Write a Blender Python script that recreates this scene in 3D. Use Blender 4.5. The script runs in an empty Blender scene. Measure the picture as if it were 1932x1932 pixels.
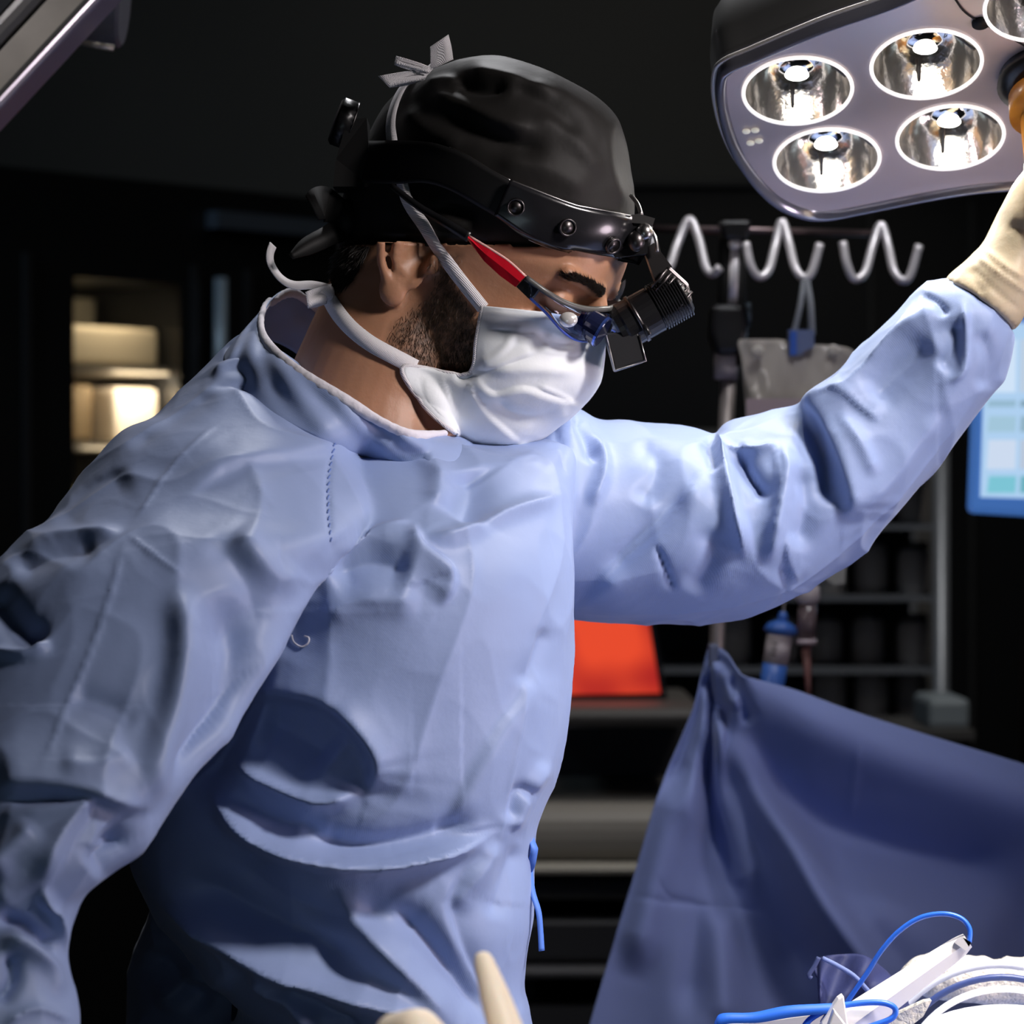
import bpy, bmesh, math, random
import numpy as np
from mathutils import Vector, Matrix, noise
from mathutils.bvhtree import BVHTree
random.seed(7); np.random.seed(7)
PI = math.pi
FPX = 5600.0
CZ = 1.5
def P(px, py, Y):
    return Vector(((px-966)/FPX*Y, Y, CZ-(py-966)/FPX*Y))
SC = bpy.context.scene
COL = SC.collection
# ------------------------------------------------------------ camera, world, exposure, lights
cam_d = bpy.data.cameras.new('camera'); cam = bpy.data.objects.new('camera', cam_d); COL.objects.link(cam)
cam.location = (0, 0, CZ); cam.rotation_euler = (PI/2, 0, 0)
cam_d.sensor_width = 36; cam_d.lens = 36*FPX/1932
cam_d.dof.use_dof = True; cam_d.dof.focus_distance = 1.93; cam_d.dof.aperture_fstop = 9.0
cam_d.clip_start = 0.05
SC.camera = cam
w = bpy.data.worlds.new('dark_room'); SC.world = w; w.use_nodes = True
w.node_tree.nodes['Background'].inputs[0].default_value = (0.35, 0.42, 0.6, 1)
w.node_tree.nodes['Background'].inputs[1].default_value = 0.015
vs = SC.view_settings
vs.view_transform = 'Standard'; vs.look = 'None'; vs.gamma = 1; vs.use_curve_mapping = False
vs.exposure = 0.0
def area(name, loc, target, size, power, color, spread=180, shape='DISK', size_y=None):
    d = bpy.data.lights.new(name, 'AREA'); d.energy = power; d.color = color; d.shape = shape; d.size = size
    if size_y: d.size_y = size_y
    d.spread = math.radians(spread)
    o = bpy.data.objects.new(name, d); COL.objects.link(o); o.location = loc
    o.rotation_euler = (Vector(target)-Vector(loc)).to_track_quat('-Z', 'Y').to_euler()
    return o
area('operating_light_key', (0.82, 1.34, 2.16), (0.14, 1.90, 1.44), 0.22, 1.85, (1.0, 0.92, 0.91), 56)
area('operating_light_overhead', (0.0, 2.65, 2.6), (0.05, 2.0, 1.55), 0.24, 2.0, (0.97, 0.97, 1.0), 90)
area('front_fill', (-0.2, 0.35, 1.05), (0.0, 1.9, 1.3), 0.5, 0.14, (0.70, 0.90, 1.0), 80)  # added low fill that softens the gown shadows, no real fitting
area('table_light', (0.62, 1.75, 2.35), (0.36, 1.86, 1.1), 0.25, 1.4, (1.0, 0.97, 0.93), 35)

area('back_wall_fill', (0.3, 4.9, 2.98), (0.2, 6.0, 1.9), 0.8, 1.1, (1.0, 0.93, 0.82), 150)  # unseen light added to lift the wall above the cabinets
area('upper_left_fill', (-0.8, 1.7, 2.5), (-0.42, 2.32, 1.86), 0.25, 0.4, (1.0, 0.95, 0.93), 45)  # extra light added only to brighten the upper left beam
area('foreground_fill', (0.25, 0.85, 2.2), (0.0, 1.41, 1.15), 0.2, 0.35, (1.0, 0.95, 0.9), 30)  # narrow light added above the camera for the assistant's finger
area('stand_fill', (0.5, 2.2, 2.9), (0.22, 2.85, 1.75), 0.25, 0.8, (0.95, 0.95, 1.0), 40)  # added light aimed at the infusion stand to brighten its hooks
area('rack_fill', (0.7, 3.2, 2.9), (0.4, 4.0, 1.2), 0.5, 3.2, (1.0, 0.94, 0.88), 90)  # added fill so the rack, jars and cart stay visible
area('side_bounce_fill', (1.35, 1.62, 1.2), (0.0, 1.85, 1.4), 0.35, 1.5, (1.0, 0.82, 0.93), 90)  # added pinkish fill standing in for bounce off the lit table
area('cabinet_cool_fill', (-1.6, 3.2, 2.6), (-0.4, 4.8, 1.7), 0.3, 1.2, (0.6, 0.8, 1.0), 90)  # added cool light for the metal strips on the left cabinet
# ------------------------------------------------------------ helpers
def mat(name, color, rough=0.6, metal=0.0, **k):
    m = bpy.data.materials.new(name); m.use_nodes = True
    nt = m.node_tree; b = nt.nodes['Principled BSDF']
    b.inputs['Base Color'].default_value = (*color, 1)
    b.inputs['Roughness'].default_value = rough; b.inputs['Metallic'].default_value = metal
    if 'sheen' in k:
        b.inputs['Sheen Weight'].default_value = k['sheen']; b.inputs['Sheen Roughness'].default_value = 0.4
    if 'spec' in k: b.inputs['Specular IOR Level'].default_value = k['spec']
    if 'sss' in k:
        b.inputs['Subsurface Weight'].default_value = k['sss']; b.inputs['Subsurface Radius'].default_value = k.get('sssr', (0.01, 0.004, 0.002)); b.inputs['Subsurface Scale'].default_value = 1.0
    if 'trans' in k: b.inputs['Transmission Weight'].default_value = k['trans']
    if 'alpha' in k: b.inputs['Alpha'].default_value = k['alpha']
    if 'emit' in k:
        b.inputs['Emission Color'].default_value = (*k['emit'][:3], 1); b.inputs['Emission Strength'].default_value = k['emit'][3]
    if 'coat' in k: b.inputs['Coat Weight'].default_value = k['coat']; b.inputs['Coat Roughness'].default_value = 0.12
    tc = nt.nodes.new('ShaderNodeTexCoord')
    if 'vary' in k:
        sc, amt = k['vary']
        n = nt.nodes.new('ShaderNodeTexNoise'); n.inputs['Scale'].default_value = sc; n.inputs['Detail'].default_value = 4
        nt.links.new(tc.outputs['Object'], n.inputs['Vector'])
        r = nt.nodes.new('ShaderNodeMix'); r.data_type = 'RGBA'
        r.inputs[6].default_value = (*[c*(1-amt) for c in color], 1); r.inputs[7].default_value = (*[min(1, c*(1+amt)) for c in color], 1)
        nt.links.new(n.outputs['Fac'], r.inputs[0]); nt.links.new(r.outputs[2], b.inputs['Base Color'])
    last = None
    for bump in k.get('bumps', []):
        kind, sc, st, dist = bump[:4]
        if kind == 'noise':
            t = nt.nodes.new('ShaderNodeTexNoise'); t.inputs['Detail'].default_value = 5; out = 'Fac'
        elif kind == 'wave':
            t = nt.nodes.new('ShaderNodeTexWave'); t.bands_direction = 'DIAGONAL'; t.inputs['Distortion'].default_value = 1.0; out = 'Fac'
        else:
            t = nt.nodes.new('ShaderNodeTexVoronoi'); t.feature = 'DISTANCE_TO_EDGE'; out = 'Distance'
        t.inputs['Scale'].default_value = sc
        nt.links.new(tc.outputs['Object'], t.inputs['Vector'])
        bn = nt.nodes.new('ShaderNodeBump'); bn.inputs['Strength'].default_value = st; bn.inputs['Distance'].default_value = dist
        nt.links.new(t.outputs[out], bn.inputs['Height'])
        if last: nt.links.new(last.outputs[0], bn.inputs['Normal'])
        last = bn
    if last: nt.links.new(last.outputs[0], b.inputs['Normal'])
    return m
def link(o, parent=None):
    COL.objects.link(o)
    if parent: o.parent = parent
    return o
def tag(o, label=None, cat=None, group=None, kind=None):
    if label: o['label'] = label
    if cat: o['category'] = cat
    if group: o['group'] = group
    if kind: o['kind'] = kind
    return o
def empty(name, label, cat, group=None):
    return tag(link(bpy.data.objects.new(name, None)), label, cat, group)
def obj(name, vf, m, parent=None, smooth=True):
    me = bpy.data.meshes.new(name)
    me.from_pydata([tuple(v) for v in vf[0]], [], vf[1]); me.update()
    bm = bmesh.new(); bm.from_mesh(me); bmesh.ops.recalc_face_normals(bm, faces=bm.faces[:]); bm.to_mesh(me); bm.free()
    me.materials.append(m)
    if smooth: me.shade_smooth()
    return link(bpy.data.objects.new(name, me), parent)
def bevel(o, wd, seg=2):
    b = o.modifiers.new('b', 'BEVEL'); b.width = wd; b.segments = seg; b.limit_method = 'ANGLE'; b.angle_limit = 0.6
    o.modifiers.new('n', 'WEIGHTED_NORMAL') if False else None
    return o
class Soup:
    def __init__(s): s.v = []; s.f = []
    def add(s, vf):
        n = len(s.v); s.v += [Vector(x) for x in vf[0]]; s.f += [tuple(i+n for i in f) for f in vf[1]]; return s
    def vf(s): return s.v, s.f
def cr(pts, n):
    """Catmull-Rom resample of a list of equal length tuples"""
    A = np.array([list(p) for p in pts], float); m = len(A)
    if m == 2:
        t = np.linspace(0, 1, n)[:, None]; return A[0]*(1-t)+A[1]*t
    E = np.vstack([2*A[0]-A[1], A, 2*A[-1]-A[-2]])
    out = []
    for t in np.linspace(0, m-1, n):
        i = min(int(t), m-2); u = t-i
        p0, p1, p2, p3 = E[i], E[i+1], E[i+2], E[i+3]
        out.append(0.5*((2*p1)+(-p0+p2)*u+(2*p0-5*p1+4*p2-p3)*u*u+(-p0+3*p1-3*p2+p3)*u**3))
    return np.array(out)
def tube(pts, rad, seg=12, n=None, caps=True, flat=None, closed=False):
    pts = [Vector(p) for p in pts]
    if not isinstance(rad, (list, tuple)): rad = [rad]*len(pts)
    if n:
        if closed: 
            pts2 = pts+pts[:3]; 
        A = cr([(*p, r) for p, r in zip(pts, rad)], n); pts = [Vector(a[:3]) for a in A]; rad = [max(1e-5, a[3]) for a in A]
    V = []; F = []; N = len(pts)
    up = None
    for i, p in enumerate(pts):
        if closed: t = (pts[(i+1) % N]-pts[i-1]).normalized()
        else: t = (pts[min(i+1, N-1)]-pts[max(i-1, 0)]).normalized()
        if up is None:
            up = Vector((0, 1, 0)) if abs(t.y) < 0.9 else Vector((0, 0, 1))
        up = (up-t*up.dot(t)).normalized(); sd = t.cross(up)
        for k in range(seg):
            a = 2*PI*k/seg
            fy = flat if flat else 1
            V.append(p+up*math.cos(a)*rad[i]*fy+sd*math.sin(a)*rad[i])
    M = N if closed else N-1
    for i in range(M):
        for k in range(seg):
            a = i*seg+k; b = i*seg+(k+1) % seg; j = (i+1) % N
            F.append((a, b, j*seg+(k+1) % seg, j*seg+k))
    if caps and not closed:
        F.append(tuple(range(seg))); F.append(tuple((N-1)*seg+k for k in range(seg-1, -1, -1)))
    return V, F
def capsule(a, b, r0, r1, seg=14):
    a = Vector(a); b = Vector(b); d = (b-a).normalized(); pts = []; rr = []
    for k in range(4):
        t = PI/2*k/4; pts.append(a-d*r0*math.cos(t)); rr.append(max(r0*math.sin(t), r0*0.05))
    pts.append(a); rr.append(r0); pts.append(b); rr.append(r1)
    for k in range(1, 5):
        t = PI/2*k/4; pts.append(b+d*r1*math.sin(t)); rr.append(max(r1*math.cos(t), r1*0.05))
    return tube(pts, rr, seg)
def ellipsoid(c, ax, M=None, nu=20, nv=14):
    V = []; F = []
    for i in range(nv+1):
        th = PI*i/nv
        for j in range(nu):
            ph = 2*PI*j/nu
            v = Vector((ax[0]*math.sin(th)*math.cos(ph), ax[1]*math.sin(th)*math.sin(ph), ax[2]*math.cos(th)))
            V.append((M @ v if M else v)+Vector(c))
    for i in range(nv):
        for j in range(nu):
            F.append((i*nu+j, i*nu+(j+1) % nu, (i+1)*nu+(j+1) % nu, (i+1)*nu+j))
    bm = bmesh.new(); vs_ = [bm.verts.new(v) for v in V]
    for f in F: bm.faces.new([vs_[i] for i in f])
    bmesh.ops.remove_doubles(bm, verts=bm.verts[:], dist=1e-6); bm.verts.index_update()
    V2 = [v.co.copy() for v in bm.verts]; F2 = [tuple(v.index for v in f.verts) for f in bm.faces]; bm.free()
    return V2, F2
def box(c, s, M=None):
    c = Vector(c); V = []
    for z in (-.5, .5):
        for y in (-.5, .5):
            for x in (-.5, .5):
                v = Vector((x*s[0], y*s[1], z*s[2])); V.append((M @ v if M else v)+c)
    return V, [(0, 2, 3, 1), (4, 5, 7, 6), (0, 1, 5, 4), (2, 6, 7, 3), (0, 4, 6, 2), (1, 3, 7, 5)]
def loft(rings, caps=True):
    V = []; F = []; s = len(rings[0])
    for r in rings: V += [Vector(p) for p in r]
    for i in range(len(rings)-1):
        for k in range(s):
            F.append((i*s+k, i*s+(k+1) % s, (i+1)*s+(k+1) % s, (i+1)*s+k))
    if caps: F.append(tuple(range(s))); F.append(tuple(len(V)-1-k for k in range(s)))
    return V, F
def rail_loft(secs, n, seg=96, k=0.0):
    """secs: (lx,ly,rx,ry,Yc,depth) : sections between two outline points"""
    A = cr(secs, n); rings = []
    for a in A:
        L = P(a[0], a[1], a[4]); R = P(a[2], a[3], a[4]); c = (L+R)/2; h = (R-L)/2
        rings.append([c+h*math.cos(t)+Vector((0, a[5]*math.sin(t)+k*h.length*math.cos(t), 0)) for t in [2*PI*j/seg for j in range(seg)]])
    return loft(rings)
def remesh(vf, voxel, smooth=6, fac=0.5):
    me = bpy.data.meshes.new('tmp'); me.from_pydata([tuple(v) for v in vf[0]], [], vf[1]); me.update()
    bm = bmesh.new(); bm.from_mesh(me); bmesh.ops.recalc_face_normals(bm, faces=bm.faces[:]); bm.to_mesh(me); bm.free()
    o = bpy.data.objects.new('tmp', me); COL.objects.link(o)
    r = o.modifiers.new('r', 'REMESH'); r.mode = 'VOXEL'; r.voxel_size = voxel; r.adaptivity = 0
    if smooth:
        s = o.modifiers.new('s', 'SMOOTH'); s.factor = fac; s.iterations = smooth
    dg = bpy.context.evaluated_depsgraph_get(); ev = o.evaluated_get(dg); m2 = ev.to_mesh()
    co = np.empty(len(m2.vertices)*3); m2.vertices.foreach_get('co', co)
    fs = [tuple(p.vertices) for p in m2.polygons]
    ev.to_mesh_clear(); bpy.data.objects.remove(o)
    return co.reshape(-1, 3), fs
def np_obj(name, co, fs, m, parent=None):
    me = bpy.data.meshes.new(name); me.from_pydata(co.tolist(), [], fs); me.update(); me.materials.append(m); me.shade_smooth()
    return link(bpy.data.objects.new(name, me), parent)
def normals(co, fs):
    me = bpy.data.meshes.new('t'); me.from_pydata(co.tolist(), [], fs); me.update()
    n = np.empty(len(co)*3); me.vertices.foreach_get('normal', n) if False else me.vertex_normals.foreach_get('vector', n)
    bpy.data.meshes.remove(me); return n.reshape(-1, 3)
def to_px(co):
    return 966+co[:, 0]/co[:, 1]*FPX, 966-(co[:, 2]-CZ)/co[:, 1]*FPX
def stroke_disp(x, y, strokes):
    """folds of cloth; each stroke: (kind, points, width px, height mm [, falloff px])"""
    out = np.zeros(len(x))
    for s in strokes:
        kind, pts, wd, amp = s[:4]; fall = s[4] if len(s) > 4 else wd*4
        A = cr(pts, max(6, len(pts)*3)); pad = wd*3+fall*2
        sel = np.where((x > A[:, 0].min()-pad) & (x < A[:, 0].max()+pad) & (y > A[:, 1].min()-pad) & (y < A[:, 1].max()+pad))[0]
        if not len(sel): continue
        X = x[sel]; Y = y[sel]; best = np.full(len(sel), 1e9); sd = np.zeros(len(sel)); tt = np.zeros(len(sel))
        sl = np.hypot(*(A[1:]-A[:-1]).T); cum = np.concatenate([[0], np.cumsum(sl)]); tot = cum[-1]
        for i in range(len(A)-1):
            ax, ay = A[i]; dx, dy = A[i+1]-A[i]; L2 = dx*dx+dy*dy+1e-9
            t = np.clip(((X-ax)*dx+(Y-ay)*dy)/L2, 0, 1); ex = X-ax-t*dx; ey = Y-ay-t*dy; d = np.hypot(ex, ey)
            u = d < best; best[u] = d[u]; sd[u] = np.sign(dx*ey-dy*ex)[u]*d[u]; tt[u] = ((cum[i]+t*sl[i])/tot)[u]
        tap = np.clip(np.minimum(tt, 1-tt)/0.22, 0, 1); tap = tap*tap*(3-2*tap); tap = 0.05+0.95*tap
        if kind == 'r': h = 0.65*np.exp(-(best/wd)**2)+0.35*np.exp(-np.sqrt(best*best+4)/(wd*.75))
        elif kind == 'g': h = np.exp(-(best/wd)**2)
        elif kind == 'c': h = np.exp(-best/wd)          # sharp crest
        else:                                            # 's' : step, raised on the right hand side of the direction of travel
            h = 1/(1+np.exp(-np.clip(sd/wd*3, -30, 30)))*np.exp(-np.maximum(sd, 0)/fall)
            ends = np.exp(-(np.maximum(best-np.abs(sd), 0)/wd)**2); h = h*ends
        out[sel] += amp*0.001*h*tap
    return out
def fbm_cloth(co, sc, seed, ridged=True, stretch=(1, 1, 1)):
    o = np.empty(len(co)); sx, sy, sz = [sc*s for s in stretch]
    nf = noise.noise
    for i, (a, b, c) in enumerate(co.tolist()):
        v = nf((a*sx+seed, b*sy, c*sz)); o[i] = (1-2*abs(v)) if ridged else v
    return o
# ------------------------------------------------------------ materials
M_gown = mat('gown_fabric', (0.27, 0.355, 0.59), 0.50, sheen=0.15, spec=0.4, bumps=[('wave', 420, 0.06, 0.0005), ('noise', 24, 0.15, 0.005), ('noise', 90, 0.12, 0.002)])
M_bind = mat('white_binding_tape', (0.72, 0.70, 0.76), 0.8, bumps=[('noise', 300, 0.5, 0.001)])
M_tape = mat('white_mask_tape', (0.78, 0.76, 0.78), 0.85, bumps=[('wave', 500, 0.5, 0.0006)])
M_tie = mat('blue_waist_tie', (0.10, 0.24, 0.75), 0.6)
M_cap = mat('black_cap_cloth', (0.012, 0.011, 0.010), 0.62, sheen=0.03, spec=0.3, bumps=[('noise', 14, 0.4, 0.006), ('noise', 60, 0.1, 0.002)])
M_black = mat('black_plastic', (0.008, 0.008, 0.009), 0.33, spec=0.5)
M_blackm = mat('black_matte', (0.006, 0.006, 0.006), 0.6, spec=0.3)
M_leather = mat('black_glossy_plate', (0.012, 0.012, 0.014), 0.25, coat=0.5, bumps=[('noise', 60, 0.2, 0.001)])
M_steel = mat('steel', (0.55, 0.53, 0.52), 0.28, 1.0)
M_darksteel = mat('dark_steel', (0.12, 0.11, 0.11), 0.35, 1.0)
M_red = mat('red_temple', (0.75, 0.012, 0.03), 0.25, coat=0.6)
M_mask = mat('mask_fabric', (0.82, 0.86, 0.88), 0.8, spec=0.2, sheen=0.1, bumps=[('noise', 40, 0.25, 0.003), ('noise', 500, 0.15, 0.0005)])
M_glove = mat('latex_glove', (0.56, 0.46, 0.31), 0.5, sss=0.1, bumps=[('noise', 30, 0.3, 0.004), ('noise', 120, 0.15, 0.001)])
M_hair = mat('dark_hair', (0.011, 0.007, 0.005), 0.5)
M_beard = mat('beard_hair', (0.085, 0.05, 0.03), 0.55)
M_lens = mat('coated_lens', (0.55, 0.68, 1.0), 0.03, trans=1.0)
M_lens.node_tree.nodes['Principled BSDF'].inputs['IOR'].default_value = 1.35
M_drape = mat('blue_drape_fabric', (0.20, 0.26, 0.52), 0.7, sheen=0.15, spec=0.2, bumps=[('noise', 12, 0.15, 0.006), ('noise', 200, 0.12, 0.001)])
M_white = mat('white_plastic', (0.8, 0.77, 0.74), 0.4)
M_gauze = mat('gauze', (0.85, 0.80, 0.70), 0.95, bumps=[('noise', 150, 0.9, 0.004), ('voronoi', 300, 0.6, 0.002)])
M_bluepl = mat('blue_plastic', (0.03, 0.16, 0.75), 0.35)
def skin_material():
    m = mat('skin', (0.42, 0.215, 0.12), 0.45, sss=0.15, spec=0.4, bumps=[('noise', 350, 0.25, 0.0006), ('noise', 40, 0.15, 0.002)])
    nt = m.node_tree; b = nt.nodes['Principled BSDF']
    at = nt.nodes.new('ShaderNodeAttribute'); at.attribute_name = 'stubble'
    tc = nt.nodes.new('ShaderNodeTexCoord'); n = nt.nodes.new('ShaderNodeTexNoise'); n.inputs['Scale'].default_value = 260; n.inputs['Detail'].default_value = 3
    nt.links.new(tc.outputs['Object'], n.inputs['Vector'])
    mr = nt.nodes.new('ShaderNodeMapRange'); mr.inputs[1].default_value = 0.35; mr.inputs[2].default_value = 0.6; mr.inputs[3].default_value = 0.45; mr.inputs[4].default_value = 1.0
    nt.links.new(n.outputs['Fac'], mr.inputs[0])
    mu = nt.nodes.new('ShaderNodeMath'); mu.operation = 'MULTIPLY'; nt.links.new(at.outputs['Fac'], mu.inputs[0]); nt.links.new(mr.outputs[0], mu.inputs[1])
    n2 = nt.nodes.new('ShaderNodeTexNoise'); n2.inputs['Scale'].default_value = 28; nt.links.new(tc.outputs['Object'], n2.inputs['Vector'])
    mx0 = nt.nodes.new('ShaderNodeMix'); mx0.data_type = 'RGBA'; mx0.inputs[6].default_value = (0.36, 0.175, 0.095, 1); mx0.inputs[7].default_value = (0.50, 0.26, 0.155, 1)
    nt.links.new(n2.outputs['Fac'], mx0.inputs[0])
    mx = nt.nodes.new('ShaderNodeMix'); mx.data_type = 'RGBA'; nt.links.new(mx0.outputs[2], mx.inputs[6]); mx.inputs[7].default_value = (0.05, 0.028, 0.016, 1)
    nt.links.new(mu.outputs[0], mx.inputs[0]); nt.links.new(mx.outputs[2], b.inputs['Base Color'])
    return m
M_skin = skin_material()

# ------------------------------------------------------------ room shell
M_wall = mat('dark_wall_paint', (0.115, 0.11, 0.10), 0.8, vary=(3, 0.1))
M_floor = mat('dark_vinyl_floor', (0.05, 0.055, 0.06), 0.4, vary=(4, 0.2))
def struct(name, c, s, m):
    o = obj(name, box(c, s), m, smooth=False); o['kind'] = 'structure'; return o
struct('floor', (0, 2, -0.05), (7, 9, 0.1), M_floor)
struct('ceiling', (0, 2, 3.05), (7, 9, 0.1), M_wall)
struct('wall_back', (0, 6.0, 1.5), (7, 0.1, 3.1), M_wall)
struct('wall_left', (-3.0, 2, 1.5), (0.1, 8.1, 3.1), M_wall)
struct('wall_right', (3.0, 2, 1.5), (0.1, 8.1, 3.1), M_wall)
struct('wall_front', (0, -2.0, 1.5), (7, 0.1, 3.1), M_wall)

# ------------------------------------------------------------ back of the room, left : glazed cabinet
M_cab = mat('black_cabinet', (0.007, 0.0075, 0.008), 0.35)
M_cabin = mat('cabinet_interior', (0.30, 0.27, 0.22), 0.7)
def frame_between(a, b):
    """matrix of a vertical panel going from a to b (in plan); x along, y inwards (away from camera), z up"""
    a = Vector((a[0], a[1], 0)); b = Vector((b[0], b[1], 0)); x = (b-a).normalized(); y = Vector((-x.y, x.x, 0))
    M = Matrix((( x.x, y.x, 0), (x.y, y.y, 0), (0, 0, 1))); return a, M, (b-a).length
pa = P(-60, 325, 4.5); pb = P(640, 395, 5.05)
a0, MC, LC = frame_between(pa, pb)
cab = empty('glazed_cabinet', 'tall black cabinet with a warmly lit glass door behind the surgeon\'s shoulder', 'cabinet')
TZ = 2.03
def cw(x, y, z): return a0+MC @ Vector((x, y, z))
def cbox(x0, x1, y0, y1, z0, z1): return box(cw((x0+x1)/2, (y0+y1)/2, (z0+z1)/2), (x1-x0, y1-y0, z1-z0), MC)
wx0, wx1 = 0.200, 0.414      # the lit opening
wz0, wz1 = 1.18, 1.868
s = Soup(); s.add(cbox(0, wx0, 0, 0.4, 0, TZ)); s.add(cbox(wx1, LC, 0, 0.4, 0, TZ)); s.add(cbox(wx0, wx1, 0, 0.4, wz1, TZ)); s.add(cbox(wx0, wx1, 0, 0.4, 0, wz0)); s.add(cbox(wx0, wx1, 0.38, 0.4, wz0, wz1))
obj('carcass', s.vf(), M_cab, cab, False)
obj('interior_back', cbox(wx0, wx1, 0.36, 0.379, wz0, wz1), M_cabin, cab, False)
for z in (1.45, 1.60, 1.722): obj('shelf', cbox(wx0, wx1, 0.03, 0.36, z, z+0.012), M_cabin, cab, False)
obj('glass_pane', cbox(wx0, wx1, 0.0, 0.005, wz0, wz1), mat('cabinet_glass', (0.9, 0.95, 1), 0.08, trans=1.0), cab, False)
M_trim = mat('blue_grey_trim', (0.16, 0.20, 0.26), 0.35, 0.6)
obj('door_handle', tube([cw(0.475, -0.03, 1.62), cw(0.475, -0.03, 1.88)], 0.011, 12), mat('brushed_handle', (0.35, 0.45, 0.55), 0.4, 0.3), cab)
obj('top_rail', cbox(0.47, LC, -0.03, 0.0, 1.962, 1.99), M_trim, cab, False)
for x in (0.10, 0.435, 0.55): obj('door_seam', cbox(x, x+0.012, -0.008, 0, 0.1, 1.9), mat('seam', (0.02, 0.021, 0.024), 0.4), cab, False)
for z_, e_, x_ in ((1.866, .30, .30), (1.716, .50, .36), (1.594, .25, .30)):
    d = bpy.data.lights.new('cabinet_lamp', 'AREA'); d.shape = 'RECTANGLE'; d.size = 0.12; d.size_y = 0.02; d.energy = e_; d.color = (1.0, 0.80, 0.56)
    lo = bpy.data.objects.new('cabinet_lamp', d); COL.objects.link(lo); lo.location = cw(x_, 0.015, z_); lo.rotation_euler = (MC @ Vector((0, .6, -.8))).to_track_quat('-Z', 'Y').to_euler()
M_cream = mat('cream_carton', (0.75, 0.64, 0.44), 0.7); M_brown = mat('brown_carton', (0.20, 0.14, 0.07), 0.7); M_pale = mat('pale_bin', (0.95, 0.85, 0.70), 0.6)
def cab_item(name, x0, x1, y0, y1, z0, z1, m, lab, cat='box'):
    o = obj(name, cbox(x0, x1, y0, y1, z0, z1), m, None, False); bevel(o, 0.008); tag(o, lab, cat, None); return o
cab_item('storage_bin', 0.205, 0.41, 0.05, 0.17, 1.7345, 1.797, M_cream, 'long cream storage bin on the upper shelf of the lit cabinet', 'storage bin')
cab_item('carton', 0.205, 0.30, 0.08, 0.2, 1.6125, 1.705, M_brown, 'brown carton on the left half of the lit cabinet\'s middle shelf')
cab_item('carton', 0.315, 0.405, 0.045, 0.18, 1.6125, 1.700, M_pale, 'pale carton on the right half of the lit cabinet\'s middle shelf')
cab_item('carton', 0.215, 0.31, 0.08, 0.2, 1.4625, 1.54, mat('olive_carton', (0.16, 0.15, 0.09), 0.7), 'olive carton low in the lit cabinet')
cab_item('storage_bin', 0.21, 0.40, 0.2, 0.34, 1.7345, 1.855, mat('grey_bin', (0.20, 0.18, 0.13), 0.7), 'dim grey bin standing behind the cream bin in the lit cabinet', 'storage bin')

# right rear cabinet run (black) and its contents
bc = empty('tall_cabinet', 'black cabinet run behind the infusion stand', 'cabinet')
def rbox(px0, px1, py0, py1, Y0, Y1):
    a = P(px0, py0, Y0); b = P(px1, py1, Y0)
    return box(((a.x+b.x)/2, (Y0+Y1)/2, (a.z+b.z)/2), (abs(b.x-a.x), Y1-Y0, abs(a.z-b.z)))
def zbox(px0, px1, py0, z0, Y0, Y1):
    a = P(px0, py0, Y0); b = P(px1, py0, Y0)
    return box(((a.x+b.x)/2, (Y0+Y1)/2, (a.z+z0)/2), (abs(b.x-a.x), Y1-Y0, a.z-z0))
obj('carcass', zbox(1050, 2400, 345, 0.0, 5.2, 5.7), M_cab, bc, False)
obj('top_panel', rbox(1045, 2405, 338, 350, 5.18, 5.72), mat('cabinet_top', (0.03, 0.03, 0.03), 0.5), bc, False)
for x in (1640, 1830, 2100): obj('door_seam', rbox(x, x+8, 380, 1800, 5.19, 5.2), mat('seam_grey', (0.03, 0.03, 0.03), 0.4), bc, False)

# open supply rack with jars
rk = empty('supply_rack', 'grey metal supply rack of jars behind the raised sleeve', 'shelf rack')
M_rack = mat('rack_metal', (0.20, 0.22, 0.25), 0.4, 0.5)
YR = 4.2
for x in (1085, 1775):
    for y in (YR, YR+0.33): obj('post', tube([P(x, 800, YR)+Vector((0, y-YR, 0)), Vector((P(x, 800, YR).x, y, 0.0))], 0.012, 10), M_rack, rk)
for py in (845, 990, 1125, 1262, 1372): obj('shelf', rbox(1080, 1780, py, py+9, YR, YR+0.33), M_rack, rk, False)
for py in (1700, 2200): obj('shelf', zbox(1080, 1780, py, P(0, py+9, YR).z, YR, YR+0.33), M_rack, rk, False)
obj('back_panel', rbox(1085, 1775, 810, 1400, YR+0.331, YR+0.34), mat('rack_back', (0.07, 0.07, 0.068), 0.6), rk, False)
M_jar = mat('smoky_jar', (0.45, 0.42, 0.40), 0.4); M_lid = mat('dark_lid', (0.02, 0.02, 0.02), 0.4)
def make_jar(c, r, h):
    rings = []
    for rr, z in ((0.9, 0), (1, .06), (1, .72), (.85, .82), (.8, .86)):
        rings.append([c+Vector((r*rr*math.cos(t), r*rr*math.sin(t), h*z)) for t in [2*PI*k/18 for k in range(18)]])
    b = loft(rings)
    rings = [[c+Vector((r*rr*math.cos(t), r*rr*math.sin(t), h*z)) for t in [2*PI*k/18 for k in range(18)]] for rr, z in ((.86, .86), (.88, .88), (.88, .98), (.8, 1.0))]
    return b, loft(rings)
jb, jl = make_jar(Vector((0, 0, 0)), 0.024, 0.082)
j0 = obj('storage_jar', jb, M_jar); jl0 = obj('lid', jl, M_lid, j0)
shelfname = {990: 'second', 1125: 'third', 1262: 'fourth', 1372: 'lowest'}
first = True
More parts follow.
